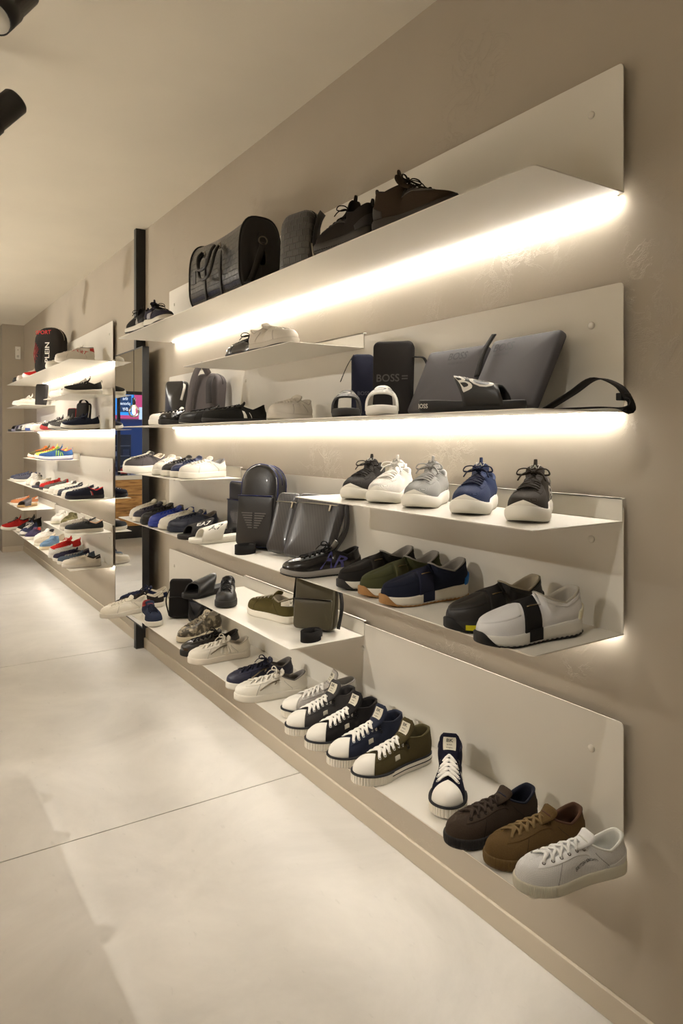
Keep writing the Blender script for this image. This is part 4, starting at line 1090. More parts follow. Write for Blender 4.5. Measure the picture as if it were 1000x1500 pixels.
LS(P('S5', 1.20, 3.245), deg(177), 'black snakeskin leather sneaker with black sole beside the quilted white one', (34, 32, 32), 'patent', (30, 29, 29), lin=(50, 48, 46), bow=1)
LS(P('S5', 1.27, 3.46), deg(203), 'silver camouflage mid-top sneaker with cream sole', (128, 118, 100), 'camo', (214, 204, 180), lin=(150, 142, 126), hi=.6)
LS(P('S5', 1.27, 3.82), deg(262), 'navy suede sneaker with white sole turned towards the aisle', (48, 54, 72), 'suede', (226, 222, 210), lace=(24, 26, 40), lin=(150, 60, 56), cross=True)
LS(P('S5', 1.06, 4.17), deg(192), 'white leather sneaker overhanging the shelf end in front of the mirror', (230, 224, 208), 'leather', (220, 214, 200), lin=(210, 204, 190), cross=True, text=[('MI', -1, .12, .16, .016, (120, 116, 108), 0)])
LS(P('S5', 1.18, 4.325), deg(172), 'black sneaker with pale grey heel beside the overhanging white one', (46, 42, 40), 'suede', (224, 219, 206), lin=(206, 198, 180), heel_tab=(204, 196, 178), bow=1)
LS(P('S5', 1.24, 4.43), deg(174), 'navy sneaker with pale grey heel beside the mirror', (36, 40, 62), 'suede', (224, 219, 206), lin=(206, 198, 180), heel_tab=(204, 196, 178), bow=1)
bl = C_((27, 25, 24), 'fabric'); bll = C_((26, 24, 24), 'leather')
pouch(P('S5', 1.46, 3.95), -35, 4, 'slim black fabric pouch standing on the lowest shelf', .13, .22, .05, bl, pocket=(.12, .016), strap=[([(-.06, 0, .18), (-.085, -.01, .10), (-.06, -.03, .012)], .008, (0, 1, 0), bl)])
pouch(P('S5', 1.50, 3.73), -84, 5, 'flat black leather bag under the short shelf', .20, .19, .05, bll, pocket=(.12, .014), strap=[([(-.09, -.03, .15), (-.04, -.05, .06), (.04, -.06, .05), (.09, -.03, .15)], .016, (0, .3, 1), bl)])
# ---- near unit, short shelf above it
LS(P('S5b', 1.29, 2.93), deg(243), 'all black low-top sneaker turned towards the aisle', (30, 29, 29), 'leather', (34, 33, 32), lin=(28, 27, 27), cross=False)
SL(P('S5b', 1.20, 3.20), deg(200), 'plain black slide sandal beside the black sneaker', (30, 29, 29), (32, 31, 31))
LS(P('S5b', 1.37, 2.83), deg(100), 'olive suede sneaker with white metallic heel turned to the room', (82, 74, 44), 'suede', (226, 220, 206), lin=(150, 140, 122), heel_tab=(216, 210, 196), lace=(200, 194, 180), hi=.35)
ol = C_((74, 68, 50), 'leather')
pouch(P('S5b', 1.452, 2.41), -52, 6, 'olive brown leather pouch with black strap', .17, .21, .06, ol, pocket=(.12, .016), pm=ol, strap=[([(.09, .0, .19), (.11, -.01, .10), (.105, -.03, .012)], .018, (0, 1, 0), bl), ([(-.09, 0, .20), (-.10, .01, .10), (-.09, .02, .02)], .014, (0, 1, 0), bl)])
rolled_strap(P('S5b', 1.365, 2.30), 20, 'black webbing strap coiled in front of the olive brown pouch', bl, .034, .019)
# ---- near unit, third shelf
SO(P('S4', 1.19, 1.225), deg(170), 'white slip-on sneaker with broad black strap and wavy black outsole', (222, 222, 224), (34, 32, 32), (220, 218, 212), (26, 25, 25), heel_c=(222, 216, 190), lin=(206, 202, 194))
SO(P('S4', 1.215, 1.36), deg(173), 'black slip-on sneaker with yellow midsole accent beside the white one', (36, 34, 33), (42, 39, 37), (40, 38, 37), (24, 23, 23), lin=(170, 160, 140), mid_accent=(206, 196, 30), heel_c=(40, 38, 37))
SO(P('S4', 1.235, 1.67), deg(174), 'navy slip-on sneaker with bright blue heel and gum outsole', (28, 32, 48), (36, 38, 56), (224, 218, 204), (160, 118, 70), heel_c=(30, 110, 190), ukind='fabric', lin=(150, 145, 138))
SO(P('S4', 1.25, 1.80), deg(177), 'olive green slip-on sneaker with gum outsole', (68, 70, 44), (78, 78, 52), (224, 218, 204), (160, 118, 70), ukind='fabric', lin=(150, 145, 138), heel_c=(70, 70, 48))
SO(P('S4', 1.25, 1.925), deg(179), 'black slip-on sneaker with white midsole beside the olive one', (36, 34, 32), (44, 41, 38), (224, 218, 204), (38, 36, 34), ukind='fabric', lin=(150, 145, 138), heel_c=(38, 36, 34))
RU(P('S4', 1.19, 2.205), deg(168), 'black leather runner with purple blue side lettering', (32, 30, 30), 'patent', (150, 146, 140), lace=(22, 21, 21), lin=(36, 34, 33), outsole=(24, 23, 23), heel=.030, toe_h=.022, wrap=False, overlay=(30, 28, 28), loop_=False,
   text=[('AR', -1, .36, .42, .045, (72, 70, 128), .0), ('AR', 1, .36, .42, .045, (72, 70, 128), .0)])
mono = mat('black monogram coated canvas', (44, 42, 42), .32, 0, 'mono', 260, .1, .5, .1); monos = C_((34, 32, 32), 'leather')
pouch(P('S4', 1.412, 2.42), -78, 22, 'large black monogram messenger bag leaning on the back plate', .25, .27, .045, mono, top_zip=False, zip_z=.225, zipc=ZIPC, er=.012, bulge=.012, strap=[([(.12, .01, .26), (.14, .03, .15), (.13, .0, .04)], .014, (0, 1, 0), monos)])
pouch(P('S4', 1.40, 2.625), -70, 20, 'narrow black monogram bag beside the larger one', .12, .26, .05, mono, top_zip=False, zip_z=.215, zipc=ZIPC, er=.012, bulge=.010)
EA = C_((96, 93, 92), 'patent'); blu = C_((38, 44, 92), 'rubber')
bkl = mat('smooth black leather', (28, 27, 28), .33, 0, 'leather', 120, .10, .5, .15)
pouch(P('S4', 1.42, 2.84), -58, 7, 'black leather sling backpack with embossed eagle and blue piping', .19, .37, .09, bkl, .025, .092, pocket=(.225, .022), piping=blu, name='sling_backpack', eagle=(0, .115, .062, EA), er=.02, bulge=.012, zipc=(40, 44, 80), cat='backpack')
pouch(P('S4', 1.522, 3.27), -82, 1, 'flat black leather pouch with embossed eagle behind the sling backpack', .17, .27, .03, bkl, .015, .02, pocket=(.18, .016), eagle=(0, .09, .05, EA), er=.010, bulge=.004, zipc=(40, 44, 80), piping=blu)
rolled_strap(P('S4', 1.31, 2.76), 30, 'black webbing strap coiled in front of the sling backpack', bl, .040, .019)
SL(P('S4', 1.20, 3.13), deg(178), 'white slide sandal with black lettering and stripes', (232, 228, 216), (232, 228, 216), text=[('A7', .30, .5, .034, 1.3)], tcol=(24, 24, 24), kind='rubber', L=.275)
SL(P('S4', 1.20, 3.28), deg(182), 'black slide sandal with white stripes behind the white one', (40, 38, 38), (36, 34, 34), text=[('EA7', .30, .5, .026, 1.3)], tcol=(230, 228, 220), kind='rubber', L=.275)
LS(P('S4', 1.255, 3.575), deg(190), 'navy leather tennis shoe with navy sole on the third shelf', (42, 46, 60), 'leather', (40, 44, 58), lin=(120, 112, 104), cross=True)
LS(P('S4', 1.25, 3.70), deg(192), 'cream white tennis shoe between the navy and royal blue ones', (224, 218, 204), 'leather', (222, 216, 202), lin=(180, 172, 160), cross=True, heel_tab=(46, 62, 130))
LS(P('S4', 1.24, 3.835), deg(195), 'royal blue tennis shoe', (44, 62, 150), 'leather', (44, 60, 146), lin=(44, 58, 130), cross=True)
LS(P('S4', 1.24, 3.975), deg(199), 'black tennis shoe with faceted black sole', (34, 32, 30), 'leather', (30, 29, 28), lin=(110, 100, 88), cross=True)
LS(P('S4', 1.24, 4.12), deg(202), 'dark violet navy tennis shoe with faceted white sole', (42, 40, 54), 'leather', (226, 220, 206), lin=(40, 38, 46), cross=True)
LS(P('S4', 1.27, 4.275), deg(208), 'plain white tennis shoe standing last on the third shelf by the mirror', (226, 220, 206), 'leather', (226, 220, 206), lin=(214, 208, 194), cross=True)
# ---- near unit, short shelves at mid height
LS(P('S3', 1.265, 3.425), deg(199), 'white tennis shoe with thick sole at the end of its short shelf', (228, 223, 210), 'leather', (228, 223, 210), lin=(120, 116, 112), cross=True, cup=.034)
LS(P('S3', 1.27, 3.555), deg(204), 'navy tennis shoe with thick white sole', (40, 48, 80), 'leather', (228, 223, 210), lin=(60, 64, 86), lace=(34, 38, 62), cross=True, cup=.034)
LS(P('S3', 1.265, 3.68), deg(206), 'black tennis shoe with thick white sole', (40, 37, 35), 'leather', (228, 223, 210), lin=(70, 64, 58), lace=(30, 28, 27), cross=True, cup=.034)
LS(P('S3', 1.28, 3.835), deg(226), 'white tennis shoe with thick sole turned to the aisle', (228, 223, 210), 'leather', (228, 223, 210), lin=(214, 208, 194), cross=True, cup=.034)
LS(P('S3', 1.20, 4.15), deg(204), 'dark grey sneaker on a tall white sole by the mirror', (74, 70, 72), 'fabric', (232, 229, 220), lin=(196, 186, 166), cup=.046)
LS(P('S3', 1.24, 4.315), deg(204), 'white sneaker on a tall white sole by the mirror', (226, 222, 210), 'leather', (232, 229, 220), lin=(206, 198, 180), cup=.046)
for y, c, lc, lb, sd in ((1.965, (44, 41, 39), (40, 37, 35), 'black knit runner with thick white sole beside a white runner', 0), (1.815, (226, 222, 214), (228, 224, 216), 'all white knit runner with thick white sole', 0), (1.63, (148, 147, 144), (140, 139, 136), 'light grey knit runner with thick white sole', 0),
                         (1.415, (44, 54, 84), (28, 32, 52), 'navy knit runner with thick white sole', 0), (1.21, (54, 48, 42), (44, 38, 33), 'black knit runner with printed side lettering beside the bare wall', 1)):
    RU(P('S3', 1.305, y - .02), deg(213), lb, c, 'knit', (230, 226, 214), lace=lc, tongue_text=('EA7', (190, 188, 180) if c[0] < 140 else (110, 108, 104), .012), text=[('EA7', 1, .20, .42, .030, (150, 145, 135), 0), ('EA7', -1, .20, .42, .030, (150, 145, 135), 0)] if sd else None, heel=.042, toe_h=.034, L=.285, wid=1.06)
# ---- near unit, second shelf
LS(P('S2', 1.25, 3.87), deg(186), 'white sneaker with dark laces on the second shelf by the mirror', (226, 221, 210), 'leather', (228, 223, 212), lace=(50, 48, 46), lin=(60, 57, 54))
LS(P('S2', 1.25, 3.70), deg(190), 'black patent lace-up sneaker beside a white one with dark laces', (30, 28, 27), 'patent', (34, 32, 31), lin=(40, 38, 36))
LS(P('S2', 1.25, 3.40), deg(152), 'black leather sneaker with thin pale sole line behind the striped one', (34, 33, 32), 'leather', (36, 34, 33), outsole=(190, 184, 170), lin=(36, 34, 33), cup=.022)
LS(P('S2', 1.25, 3.10), deg(151), 'black sneaker with broad white side stripe', (40, 39, 36), 'suede', (36, 34, 32), lin=(30, 29, 28), cup=.022, stripe=[(.30, .345, (222, 218, 206)), (.235, .243, (200, 196, 186))])
LS(P('S2', 1.27, 2.43), deg(212), 'pale grey all-over low sneaker between black sneakers and slides', (206, 198, 184), 'leather', (206, 198, 184), lin=(190, 182, 168), cross=True)
gm = C_((92, 86, 86), 'fabric')
pouch(P('S2', 1.47, 4.10), -75, 6, 'glossy black roll bag standing behind white sneaker', .15, .27, .05, mat('glossy black nylon', (30, 28, 27), .28, 0, 'noise', 30, .5), wrinkle=.008, top_zip=False, strap=[([(.075, 0, .25), (.09, -.01, .22), (.085, -.02, .15)], .008, (0, 1, 0), C_((200, 196, 186), 'fabric'))])
pouch(P('S2', 1.455, 3.545), -70, 6, 'dark grey backpack with padded straps behind the black sneakers', .20, .27, .07, gm, .03, .06, name='backpack', cat='backpack', strap=[([(.03, -.04, .26), (.0, -.07, .31), (-.05, -.075, .22), (-.08, -.07, .04)], .022, (1, 0, .2), gm), ([(.06, -.045, .25), (.075, -.075, .20), (.08, -.07, .10)], .020, (1, 0, 0), C_((60, 57, 57), 'fabric'))])
SL(P('S2', 1.25, 1.885), deg(236), 'black slide sandal with silver lettering, open toe to the room', (44, 42, 40), (40, 38, 37), text=[('BOSS', .5, .52, .034, 0), ('HUGO BOSS', .5, .88, .009, 0)], tcol=(196, 192, 184))
SL(P('S2', 1.225, 1.66), deg(233), 'white slide sandal with silver lettering, open toe to the room', (226, 222, 212), (224, 220, 210), text=[('BOSS', .5, .52, .034, 0), ('HUGO BOSS', .5, .88, .009, 0)], tcol=(130, 126, 120))
SL(P('S2', 1.372, 1.245), deg(-62), 'black slide sandal with white lettering seen from its side', (34, 33, 32), (32, 31, 30), text=[('BO', .70, .45, .050, -1.2), ('HUGO', .52, .45, .016, -1.2)], tcol=(210, 206, 196), side_text=('BOSS', .10, .012, (200, 196, 186)))
nv = C_((34, 36, 52), 'fabric'); bn = C_((38, 35, 33), 'fabric')
pouch(P('S2', 1.50, 2.15), -32, 3, 'slim navy zip pouch with dangling cord', .085, .24, .05, nv, .012, .02, wrinkle=.003, texts=[('BOSS', 0, .09, .014, (80, 80, 92))], strap=[([(-.035, -.03, .235), (-.06, -.05, .19), (-.085, -.06, .13)], .0015, (0, 1, 0), bn), ([(.05, .0, .23), (.08, .0, .20), (.07, .0, .08)], .012, (0, 1, 0), C_((46, 54, 96), 'fabric'))])
pouch(P('S2', 1.482, 1.945), -52, 5, 'tall black zip pouch with lettering and webbing strap', .14, .265, .045, bn, .012, .022, wrinkle=.004, texts=[('BOSS', -.01, .13, .026, (74, 70, 66)), ('=', .05, .13, .03, (66, 62, 58))], strap=[([(.07, .0, .21), (.11, -.005, .20), (.125, -.02, .14), (.09, -.02, .07), (.075, .0, .02)], .012, (0, 1, .3), bn)])
ms = mat('slate grey technical fabric', (76, 73, 75), .62, 0, 'noise', 900, .1, .3)
pouch(P('S2', 1.435, 1.66), -88, 27, 'slate grey document bag leaning on the plate behind another', .26, .225, .03, ms, .008, .012, texts=[('BOSS', .03, .185, .026, (52, 50, 54)), ('HUGO BOSS', .03, .16, .008, (52, 50, 54))], top_zip=False, er=.010)
pouch(P('S2', 1.425, 1.385), -94, 28, 'slate grey document bag with lettering and black wrist loop', .27, .235, .03, ms, .008, .012, texts=[('BOSS', -.06, .195, .026, (52, 50, 54)), ('HUGO BOSS', -.06, .17, .008, (52, 50, 54))], top_zip=False, er=.010, strap=[([(-.12, -.03, .10), (-.128, -.035, .18), (-.122, -.03, .245)], .010, (1, 0, 0), bn)])
lr = bag_root('shoulder_strap', P('S2', 1.46, 1.14), 0, 0, 'wide black webbing strap looped at the end of the second shelf', 'strap')
mesh_obj('webbing', *band([(-.01, .105, .006), (.0, .03, .045), (.01, -.03, .078), (.03, -.08, .06), (.04, -.105, .022), (.02, -.11, .004), (-.02, -.07, .005), (-.04, .02, .004), (-.03, .10, .004)], .022, .003, (1, .15, 0), 50), bn, lr)
MB().box(.016, .056, -.10, -.085, .022, .040, .002).build('slider', C_((30, 29, 28), 'rubber'), lr)
# ---- near unit, short shelf under the duffel bag
LS(P('S2b', 1.30, 2.31), deg(-84), 'pearl grey leather sneaker with black outsole on its own short shelf', (196, 188, 174), 'leather', (190, 182, 168), outsole=(34, 32, 31), lin=(180, 172, 158), cup=.026, perf=False)
LS(P('S2b', 1.33, 2.97), deg(98), 'black patent sneaker behind the pearl grey one', (32, 30, 29), 'patent', (34, 32, 31), lin=(40, 38, 36), bow=1, cup=.024)
# ---- near unit, topmost shelf
RU(P('S1', 1.335, 1.455), deg(-80), 'dark brown knit high-top runner on the topmost shelf', (58, 48, 38), 'suede', (50, 44, 38), lace=(40, 34, 28), lin=(44, 38, 32), outsole=(40, 35, 31), hi=1, heel=.034, wrap=True, overlay=(48, 42, 36), L=.31)
RU(P('S1', 1.275, 2.09), deg(93), 'black brown runner with looped laces on the topmost shelf', (44, 39, 35), 'suede', (52, 47, 42), lace=(30, 27, 25), lin=(36, 33, 30), outsole=(38, 34, 31), hi=.5, heel=.034, overlay=(40, 36, 33))
duffel(P('S1', 1.385, 3.06) + Vector((0, 0, .007)), -90, 'black crocodile embossed duffel bag with hanging handles on the topmost shelf')
cm2 = MATS['black crocodile leather']
pouch(P('S1', 1.345, 2.36), -78, 3, 'small black crocodile embossed shoulder bag beside the duffel', .18, .24, .06, cm2, .02, .05, strap=[([(.09, .03, .23), (.105, .0, .19), (.10, -.01, .12), (.095, .0, .04)], .014, (0, 1, 0), bll), ([(.09, -.02, .10), (.11, -.03, .06), (.10, -.01, .03)], .003, (0, 1, 0), C_(ZIPC, 'metal'))], er=.018)
RU(P('S1', 1.30, 3.68), deg(-85), 'black and violet grey runner with long lace loop on the topmost shelf', (52, 50, 66), 'knit', (226, 222, 212), lace=(28, 26, 26), lin=(40, 38, 44), outsole=(34, 32, 32), overlay=(40, 38, 40), stripes=[(.24, .36, (150, 146, 152))])
RU(P('S1', 1.275, 4.31), deg(92), 'black runner with grey swirl and red heel loop on the topmost shelf', (44, 42, 42), 'knit', (226, 222, 212), lace=(28, 26, 26), lin=(40, 38, 38), outsole=(34, 32, 32), overlay=(40, 38, 40), stripes=[(.24, .36, (150, 146, 142))])
# ---- far unit (behind the mirror): same kinds, plainer meshes
Q = .6
def ls(lv, x, y, a, lb, **k): return LS(P(lv, x, y), deg(a), lb, res=Q, **k)
def ru(lv, x, y, a, lb, up, **k): return RU(P(lv, x, y), deg(a), lb, up, res=Q, **k)
RED = (188, 36, 34)
# topmost
ls('S1', 1.25, 8.72, 205, 'black sneaker at the far end of the topmost far shelf', up=(40, 38, 38), lace=(210, 206, 196), sole=(48, 46, 46))
ls('S1', 1.25, 8.45, 205, 'white sneaker with pale mesh beside a black one at the far end', up=(224, 214, 206), sole=(228, 222, 214))
ru('S1', 1.25, 8.05, 205, 'red runner at the foot of a black sports backpack', (200, 40, 38), ukind='fabric', sole=(216, 206, 200), lace=(226, 220, 212))
b_ = pouch(P('S1', 1.40, 7.40), -48, 1, 'black sports backpack with red and white lettering', .30, .46, .15, C_((46, 43, 41), 'fabric'), .05, .13, name='backpack', cat='backpack', er=.05, bulge=.02, zipc=(190, 180, 160))
flat_text('PLEIN', Matrix.Translation((.05, -.1215, .20)) @ FACE(0) @ Matrix.Rotation(PI / 2, 4, 'Z'), .050, C_((228, 224, 214), 'print'), b_, stretch=1.15)
flat_text('SPORT', Matrix.Translation((.0, -.1215, .395)) @ FACE(0), .038, C_((200, 34, 30), 'print'), b_, stretch=1.1)
for k in range(4):
    MB().tube([(-.09 + .012 * k, -.119, .10 + .03 * k), (-.105 + .01 * k, -.1215, .19), (-.085 + .012 * k, -.119, .30 - .02 * k)], .0035, 5).build('red_mark', C_((150, 40, 38), 'print'), b_, True)
ls('S1', 1.24, 6.78, 186, 'white chunky sneaker beside the sports backpack', up=(226, 221, 208), sole=(228, 223, 210), cup=.036)
r_, s_ = LS(P('S1', 1.20, 6.17), deg(174), 'white high-top sneaker with red lettering on the topmost far shelf', (222, 217, 208), 'leather', (224, 219, 210), hi=1, lin=(44, 42, 42), cup=.04, heel_tab=(188, 40, 36), L=.31,
             text=[('SPORT', -1, .40, .60, .026, (196, 38, 34), .10), ('SPORT', 1, .40, .60, .026, (196, 38, 34), -.10)])
# short shelves, upper
ru('S2b', 1.235, 6.02, 169, 'black mesh trainer with thick ribbed white sole', (44, 43, 41), ukind='knit', sole=(228, 224, 214), lace=(170, 164, 150), heel=.046, toe_h=.036)
ru('S2b', 1.25, 6.22, 176, 'grey patterned trainer behind the black mesh one', (150, 146, 138), ukind='marl', sole=(226, 222, 212))
ru('S2b', 1.24, 6.60, 185, 'white trainer behind the grey patterned one', (226, 222, 212), ukind='fabric', sole=(228, 224, 214))
ru('S2b', 1.23, 8.62, 182, 'white trainer with grey outsole on the short shelf near the far wall', (228, 223, 210), ukind='knit', sole=(224, 219, 206), outsole=(110, 104, 98))
pouch(P('S2b', 1.47, 8.33), -60, 6, 'black pouch with white print behind the white trainer near the far wall', .15, .24, .05, C_((44, 41, 40), 'fabric'), wrinkle=.004)
# second
ru('S2', 1.235, 6.10, 170, 'navy trail runner with grey heel on the second far shelf', (38, 42, 58), ukind='fabric', sole=(222, 218, 210), outsole=(40, 40, 44), lace=(40, 44, 60), heel=.044)
ru('S2', 1.235, 6.62, 184, 'black and grey marled runner beside the navy one', (96, 94, 92), ukind='marl', sole=(206, 202, 194), outsole=(50, 48, 48), lace=(200, 196, 186))
ru('S2', 1.24, 7.02, 188, 'black runner with red lining', (60, 57, 56), ukind='knit', sole=(180, 60, 60), lace=(60, 57, 56), lin=(186, 40, 40))
ls('S2', 1.24, 7.55, 190, 'white sneaker with grey laces on the second far shelf', up=(224, 219, 208), sole=(226, 221, 210), lace=(140, 134, 124))
ls('S2', 1.24, 7.85, 190, 'white and blue sneaker with red heel on the second far shelf', up=(214, 210, 204), sole=(74, 92, 150), heel_tab=(190, 40, 44), lace=(200, 196, 186))
SL(P('S2', 1.22, 8.35), deg(190), 'black slide sandal with broad white strap on the second far shelf', (44, 42, 42), (214, 210, 202))
SL(P('S2', 1.22, 8.62), deg(190), 'grey violet slide sandal with white edge on the second far shelf', (120, 116, 130), (110, 108, 124))
SL(P('S2', 1.22, 8.88), deg(190), 'black slide sandal at the end of the second far shelf', (40, 38, 38), (44, 42, 42))
def cap(loc, rz, label, c, c2):
    r = empty('baseball_cap', loc, (0, 0, deg(rz))); tag(r, label, 'cap'); prof = [(.085, 0), (.086, .03), (.078, .065), (.055, .092), (.025, .104), (0, .107)]
    MB().lathe(prof, 20).build('crown', C_(c, 'fabric'), r, True)
    g = np.array([[(.078 * math.cos(a) * q0 + (.075 * (q0 - 1) if q0 > 1 else 0), .082 * math.sin(a) * min(q0, 1.02), .006 - .016 * (q0 - 1) * math.cos(a)) for q0 in np.linspace(1, 1.75, 5)] for a in np.linspace(-1.1, 1.1, 12)])
    v, f = thick_grid(g, .003); mesh_obj('brim', v, f, C_(c2, 'fabric'), r); MB().lathe([(.008, .105), (.006, .110), (0, .111)], 10).build('button', C_(c, 'fabric'), r, True)
cap(P('S2', 1.42, 7.32) , 190, 'dark grey baseball cap with red brim', (92, 88, 86), (180, 44, 42))
pk = C_((44, 42, 41), 'fabric')
pouch(P('S2', 1.49, 6.86), -70, 5, 'small black pouch with white emblem and red piping', .13, .20, .06, pk, piping=C_((170, 40, 38), 'rubber'), texts=[('A', 0, .08, .05, (214, 210, 200))])
pouch(P('S2', 1.46, 6.34), -62, 4, 'black crossbody pouch with metal chain', .13, .23, .06, pk, pocket=(.10, .015), strap=[([(.065, 0, .21), (.09, -.02, .16), (.085, -.03, .06)], .004, (0, 1, 0), C_((190, 184, 170), 'metal')), ([(-.065, 0, .2), (-.03, -.01, .25), (.03, -.01, .25), (.065, 0, .2)], .012, (0, 1, 0), pk)])
# middle short shelf: bright runners
ru('S3', 1.235, 7.08, 171, 'blue and lime striped running shoe', (60, 96, 150), ukind='knit', sole=(216, 216, 222), outsole=(36, 40, 110), lace=(120, 170, 90), stripes=[(.30, .325, (150, 196, 70)), (.36, .385, (150, 196, 70)), (.42, .445, (150, 196, 70)), (.48, .505, (150, 196, 70))], overlay=(46, 66, 140), lin=(200, 80, 50))
ru('S3', 1.235, 7.30, 176, 'yellow running shoe with red laces', (226, 214, 90), ukind='fabric', sole=(224, 219, 206), lace=(200, 70, 50), outsole=(60, 56, 60), lin=(200, 80, 60))
ru('S3', 1.235, 7.66, 182, 'olive running shoe with orange laces and outsole', (92, 84, 56), ukind='fabric', sole=(226, 221, 208), lace=(226, 120, 30), outsole=(216, 104, 44), lin=(226, 120, 30))
# third
ls('S4', 1.235, 5.95, 171, 'navy sneaker with red side stripes and red lining', up=(38, 40, 52), ukind='suede', sole=(36, 36, 44), lin=(190, 40, 42), stripe=[(.30, .325, (186, 40, 44)), (.335, .345, (220, 214, 204))])
ls('S4', 1.235, 6.09, 173, 'white sneaker with navy heel beside the red striped navy one', up=(226, 221, 210), sole=(228, 223, 212), heel_tab=(46, 52, 76))
ls('S4', 1.235, 6.24, 175, 'navy sneaker with white sole line on the third far shelf', up=(44, 46, 58), sole=(42, 42, 50), outsole=(216, 210, 198))
ls('S4', 1.235, 6.40, 178, 'white sneaker with dark sole line on the third far shelf', up=(226, 221, 210), sole=(228, 223, 212), outsole=(70, 64, 62))
ls('S4', 1.235, 6.62, 180, 'white low sneaker with black collar on the third far shelf', up=(224, 219, 208), sole=(226, 221, 210), lin=(44, 42, 42))
ls('S4', 1.235, 6.86, 183, 'charcoal canvas sneaker with white sole on the third far shelf', up=(84, 80, 76), ukind='fabric', sole=(222, 217, 206))
ls('S4', 1.25, 7.12, 200, 'red sneaker half hidden behind the charcoal one', up=(186, 44, 40), ukind='fabric', sole=(60, 56, 60))
SL(P('S4', 1.235, 7.42), deg(200), 'white slide sandal with gold emblem and navy footbed', (66, 66, 78), (224, 219, 208), text=[('o', .5, .4, .06, 0)], tcol=(186, 150, 96))
ls('S4', 1.29, 7.66, 250, 'white sneaker with black tongue turned to the room on the third far shelf', up=(226, 221, 210), sole=(226, 221, 210), lin=(44, 42, 42), hi=.4)
ls('S4', 1.29, 7.90, 250, 'plain white sneaker turned to the room on the third far shelf', up=(226, 221, 210), sole=(226, 221, 210), hi=.3)
ls('S4', 1.235, 8.62, 186, 'navy leather sneaker with white sole near the far wall', up=(62, 62, 78), sole=(222, 217, 206))
ls('S4', 1.235, 8.84, 186, 'slate blue canvas sneaker with white sole near the far wall', up=(78, 80, 96), ukind='fabric', sole=(222, 217, 206))
# short shelves, lower
ls('S5b', 1.235, 5.97, 170, 'charcoal sneaker with round embroidered laurel and white sole', up=(54, 56, 60), ukind='fabric', sole=(224, 219, 210), lin=(206, 170, 140), lace=(120, 116, 112))
ls('S5b', 1.235, 6.16, 176, 'pale grey sneaker with white laces beside the charcoal one', up=(182, 174, 162), ukind='fabric', sole=(224, 219, 210), lace=(232, 228, 220), lin=(60, 58, 58))
ls('S5b', 1.31, 6.36, 240, 'khaki green sneaker turned to the room', up=(112, 106, 74), ukind='suede', sole=(216, 208, 186))
ls('S5b', 1.28, 6.60, 242, 'white sneaker turned to the room beside the khaki one', up=(230, 226, 218), sole=(224, 218, 200))
ls('S5b', 1.22, 8.72, 184, 'white and tan leather sneaker with punched laces', up=(196, 124, 76), sole=(226, 221, 210), heel_tab=(224, 219, 208), lace=(226, 221, 210), overlay=(222, 217, 206))
SL(P('S5b', 1.25, 8.36), deg(222), 'grey slide sandal with cork footbed beside the tan sneaker', (170, 140, 96), (84, 80, 84))
# lowest
ls('S5', 1.215, 5.97, 169, 'off-white sneaker with black heel on the lowest far shelf', up=(214, 207, 194), sole=(214, 208, 200), heel_tab=(44, 42, 42), lin=(60, 57, 56), outsole=(170, 160, 150))
ls('S5', 1.215, 6.15, 171, 'petrol blue canvas sneaker with white sole', up=(82, 94, 108), ukind='fabric', sole=(220, 215, 206), lace=(150, 146, 140))
ls('S5', 1.215, 6.33, 174, 'dark navy sneaker with striped collar on the lowest far shelf', up=(50, 46, 66), ukind='fabric', sole=(220, 215, 206), lin=(120, 112, 110))
ls('S5', 1.215, 6.53, 178, 'white dotted canvas sneaker on the lowest far shelf', up=(214, 210, 204), ukind='perf', sole=(220, 215, 206))
ru('S5', 1.27, 6.76, 196, 'bright red knit runner on the lowest far shelf', (214, 52, 48), sole=(222, 216, 206), lace=(222, 60, 56))
ls('S5', 1.25, 7.02, 232, 'light blue suede sneaker with cream sole', up=(108, 136, 164), ukind='suede', sole=(224, 212, 180), lace=(120, 146, 170))
ls('S5', 1.235, 7.32, 192, 'beige canvas sneaker with white sole', up=(190, 178, 158), ukind='fabric', sole=(224, 218, 202))
ls('S5', 1.30, 7.62, 226, 'white sneaker with black lining behind the beige one', up=(222, 217, 208), sole=(222, 217, 208), lin=(60, 57, 58))
ls('S5', 1.25, 7.80, 238, 'purple suede sneaker with white sole', up=(74, 66, 92), ukind='suede', sole=(220, 214, 204), lin=(180, 70, 60))
ru('S5', 1.25, 8.14, 232, 'navy and white runner with thin dark sole', (60, 64, 90), ukind='fabric', sole=(216, 212, 206), outsole=(50, 50, 60), lace=(222, 218, 210), overlay=(214, 210, 204))
ru('S5', 1.25, 8.46, 205, 'black sock runner with tall collar near the far wall', (44, 42, 40), hi=1, sole=(216, 210, 198))
ru('S5', 1.13, 8.78, 182, 'red knit runner with black laces near the far wall', (178, 40, 36), sole=(218, 212, 200), lace=(40, 38, 38), lin=(40, 38, 38), hi=.5)

# ================================================================ the rest of the place
sw = empty('wall_switch', (.952 * W, YE, EYE + .118 * 6.0 * W)); tag(sw, 'white wall sensor plate beside the far corner', 'switch')
MB().box(-.033, .033, -.014, 0, -.085, .085, .004).build('plate', mat('white plastic', (228, 224, 214), .4), sw)
MB().box(-.014, .014, -.018, -.014, -.06, -.03, .002).build('button', mat('grey plastic', (190, 186, 176), .4), sw)
MB().lathe([(.005, 0), (.005, .003), (0, .003)], 12, Matrix.Translation((0, -.014, .04)) @ Matrix.Rotation(PI / 2, 4, 'X')).build('sensor', M_BLACK, sw)

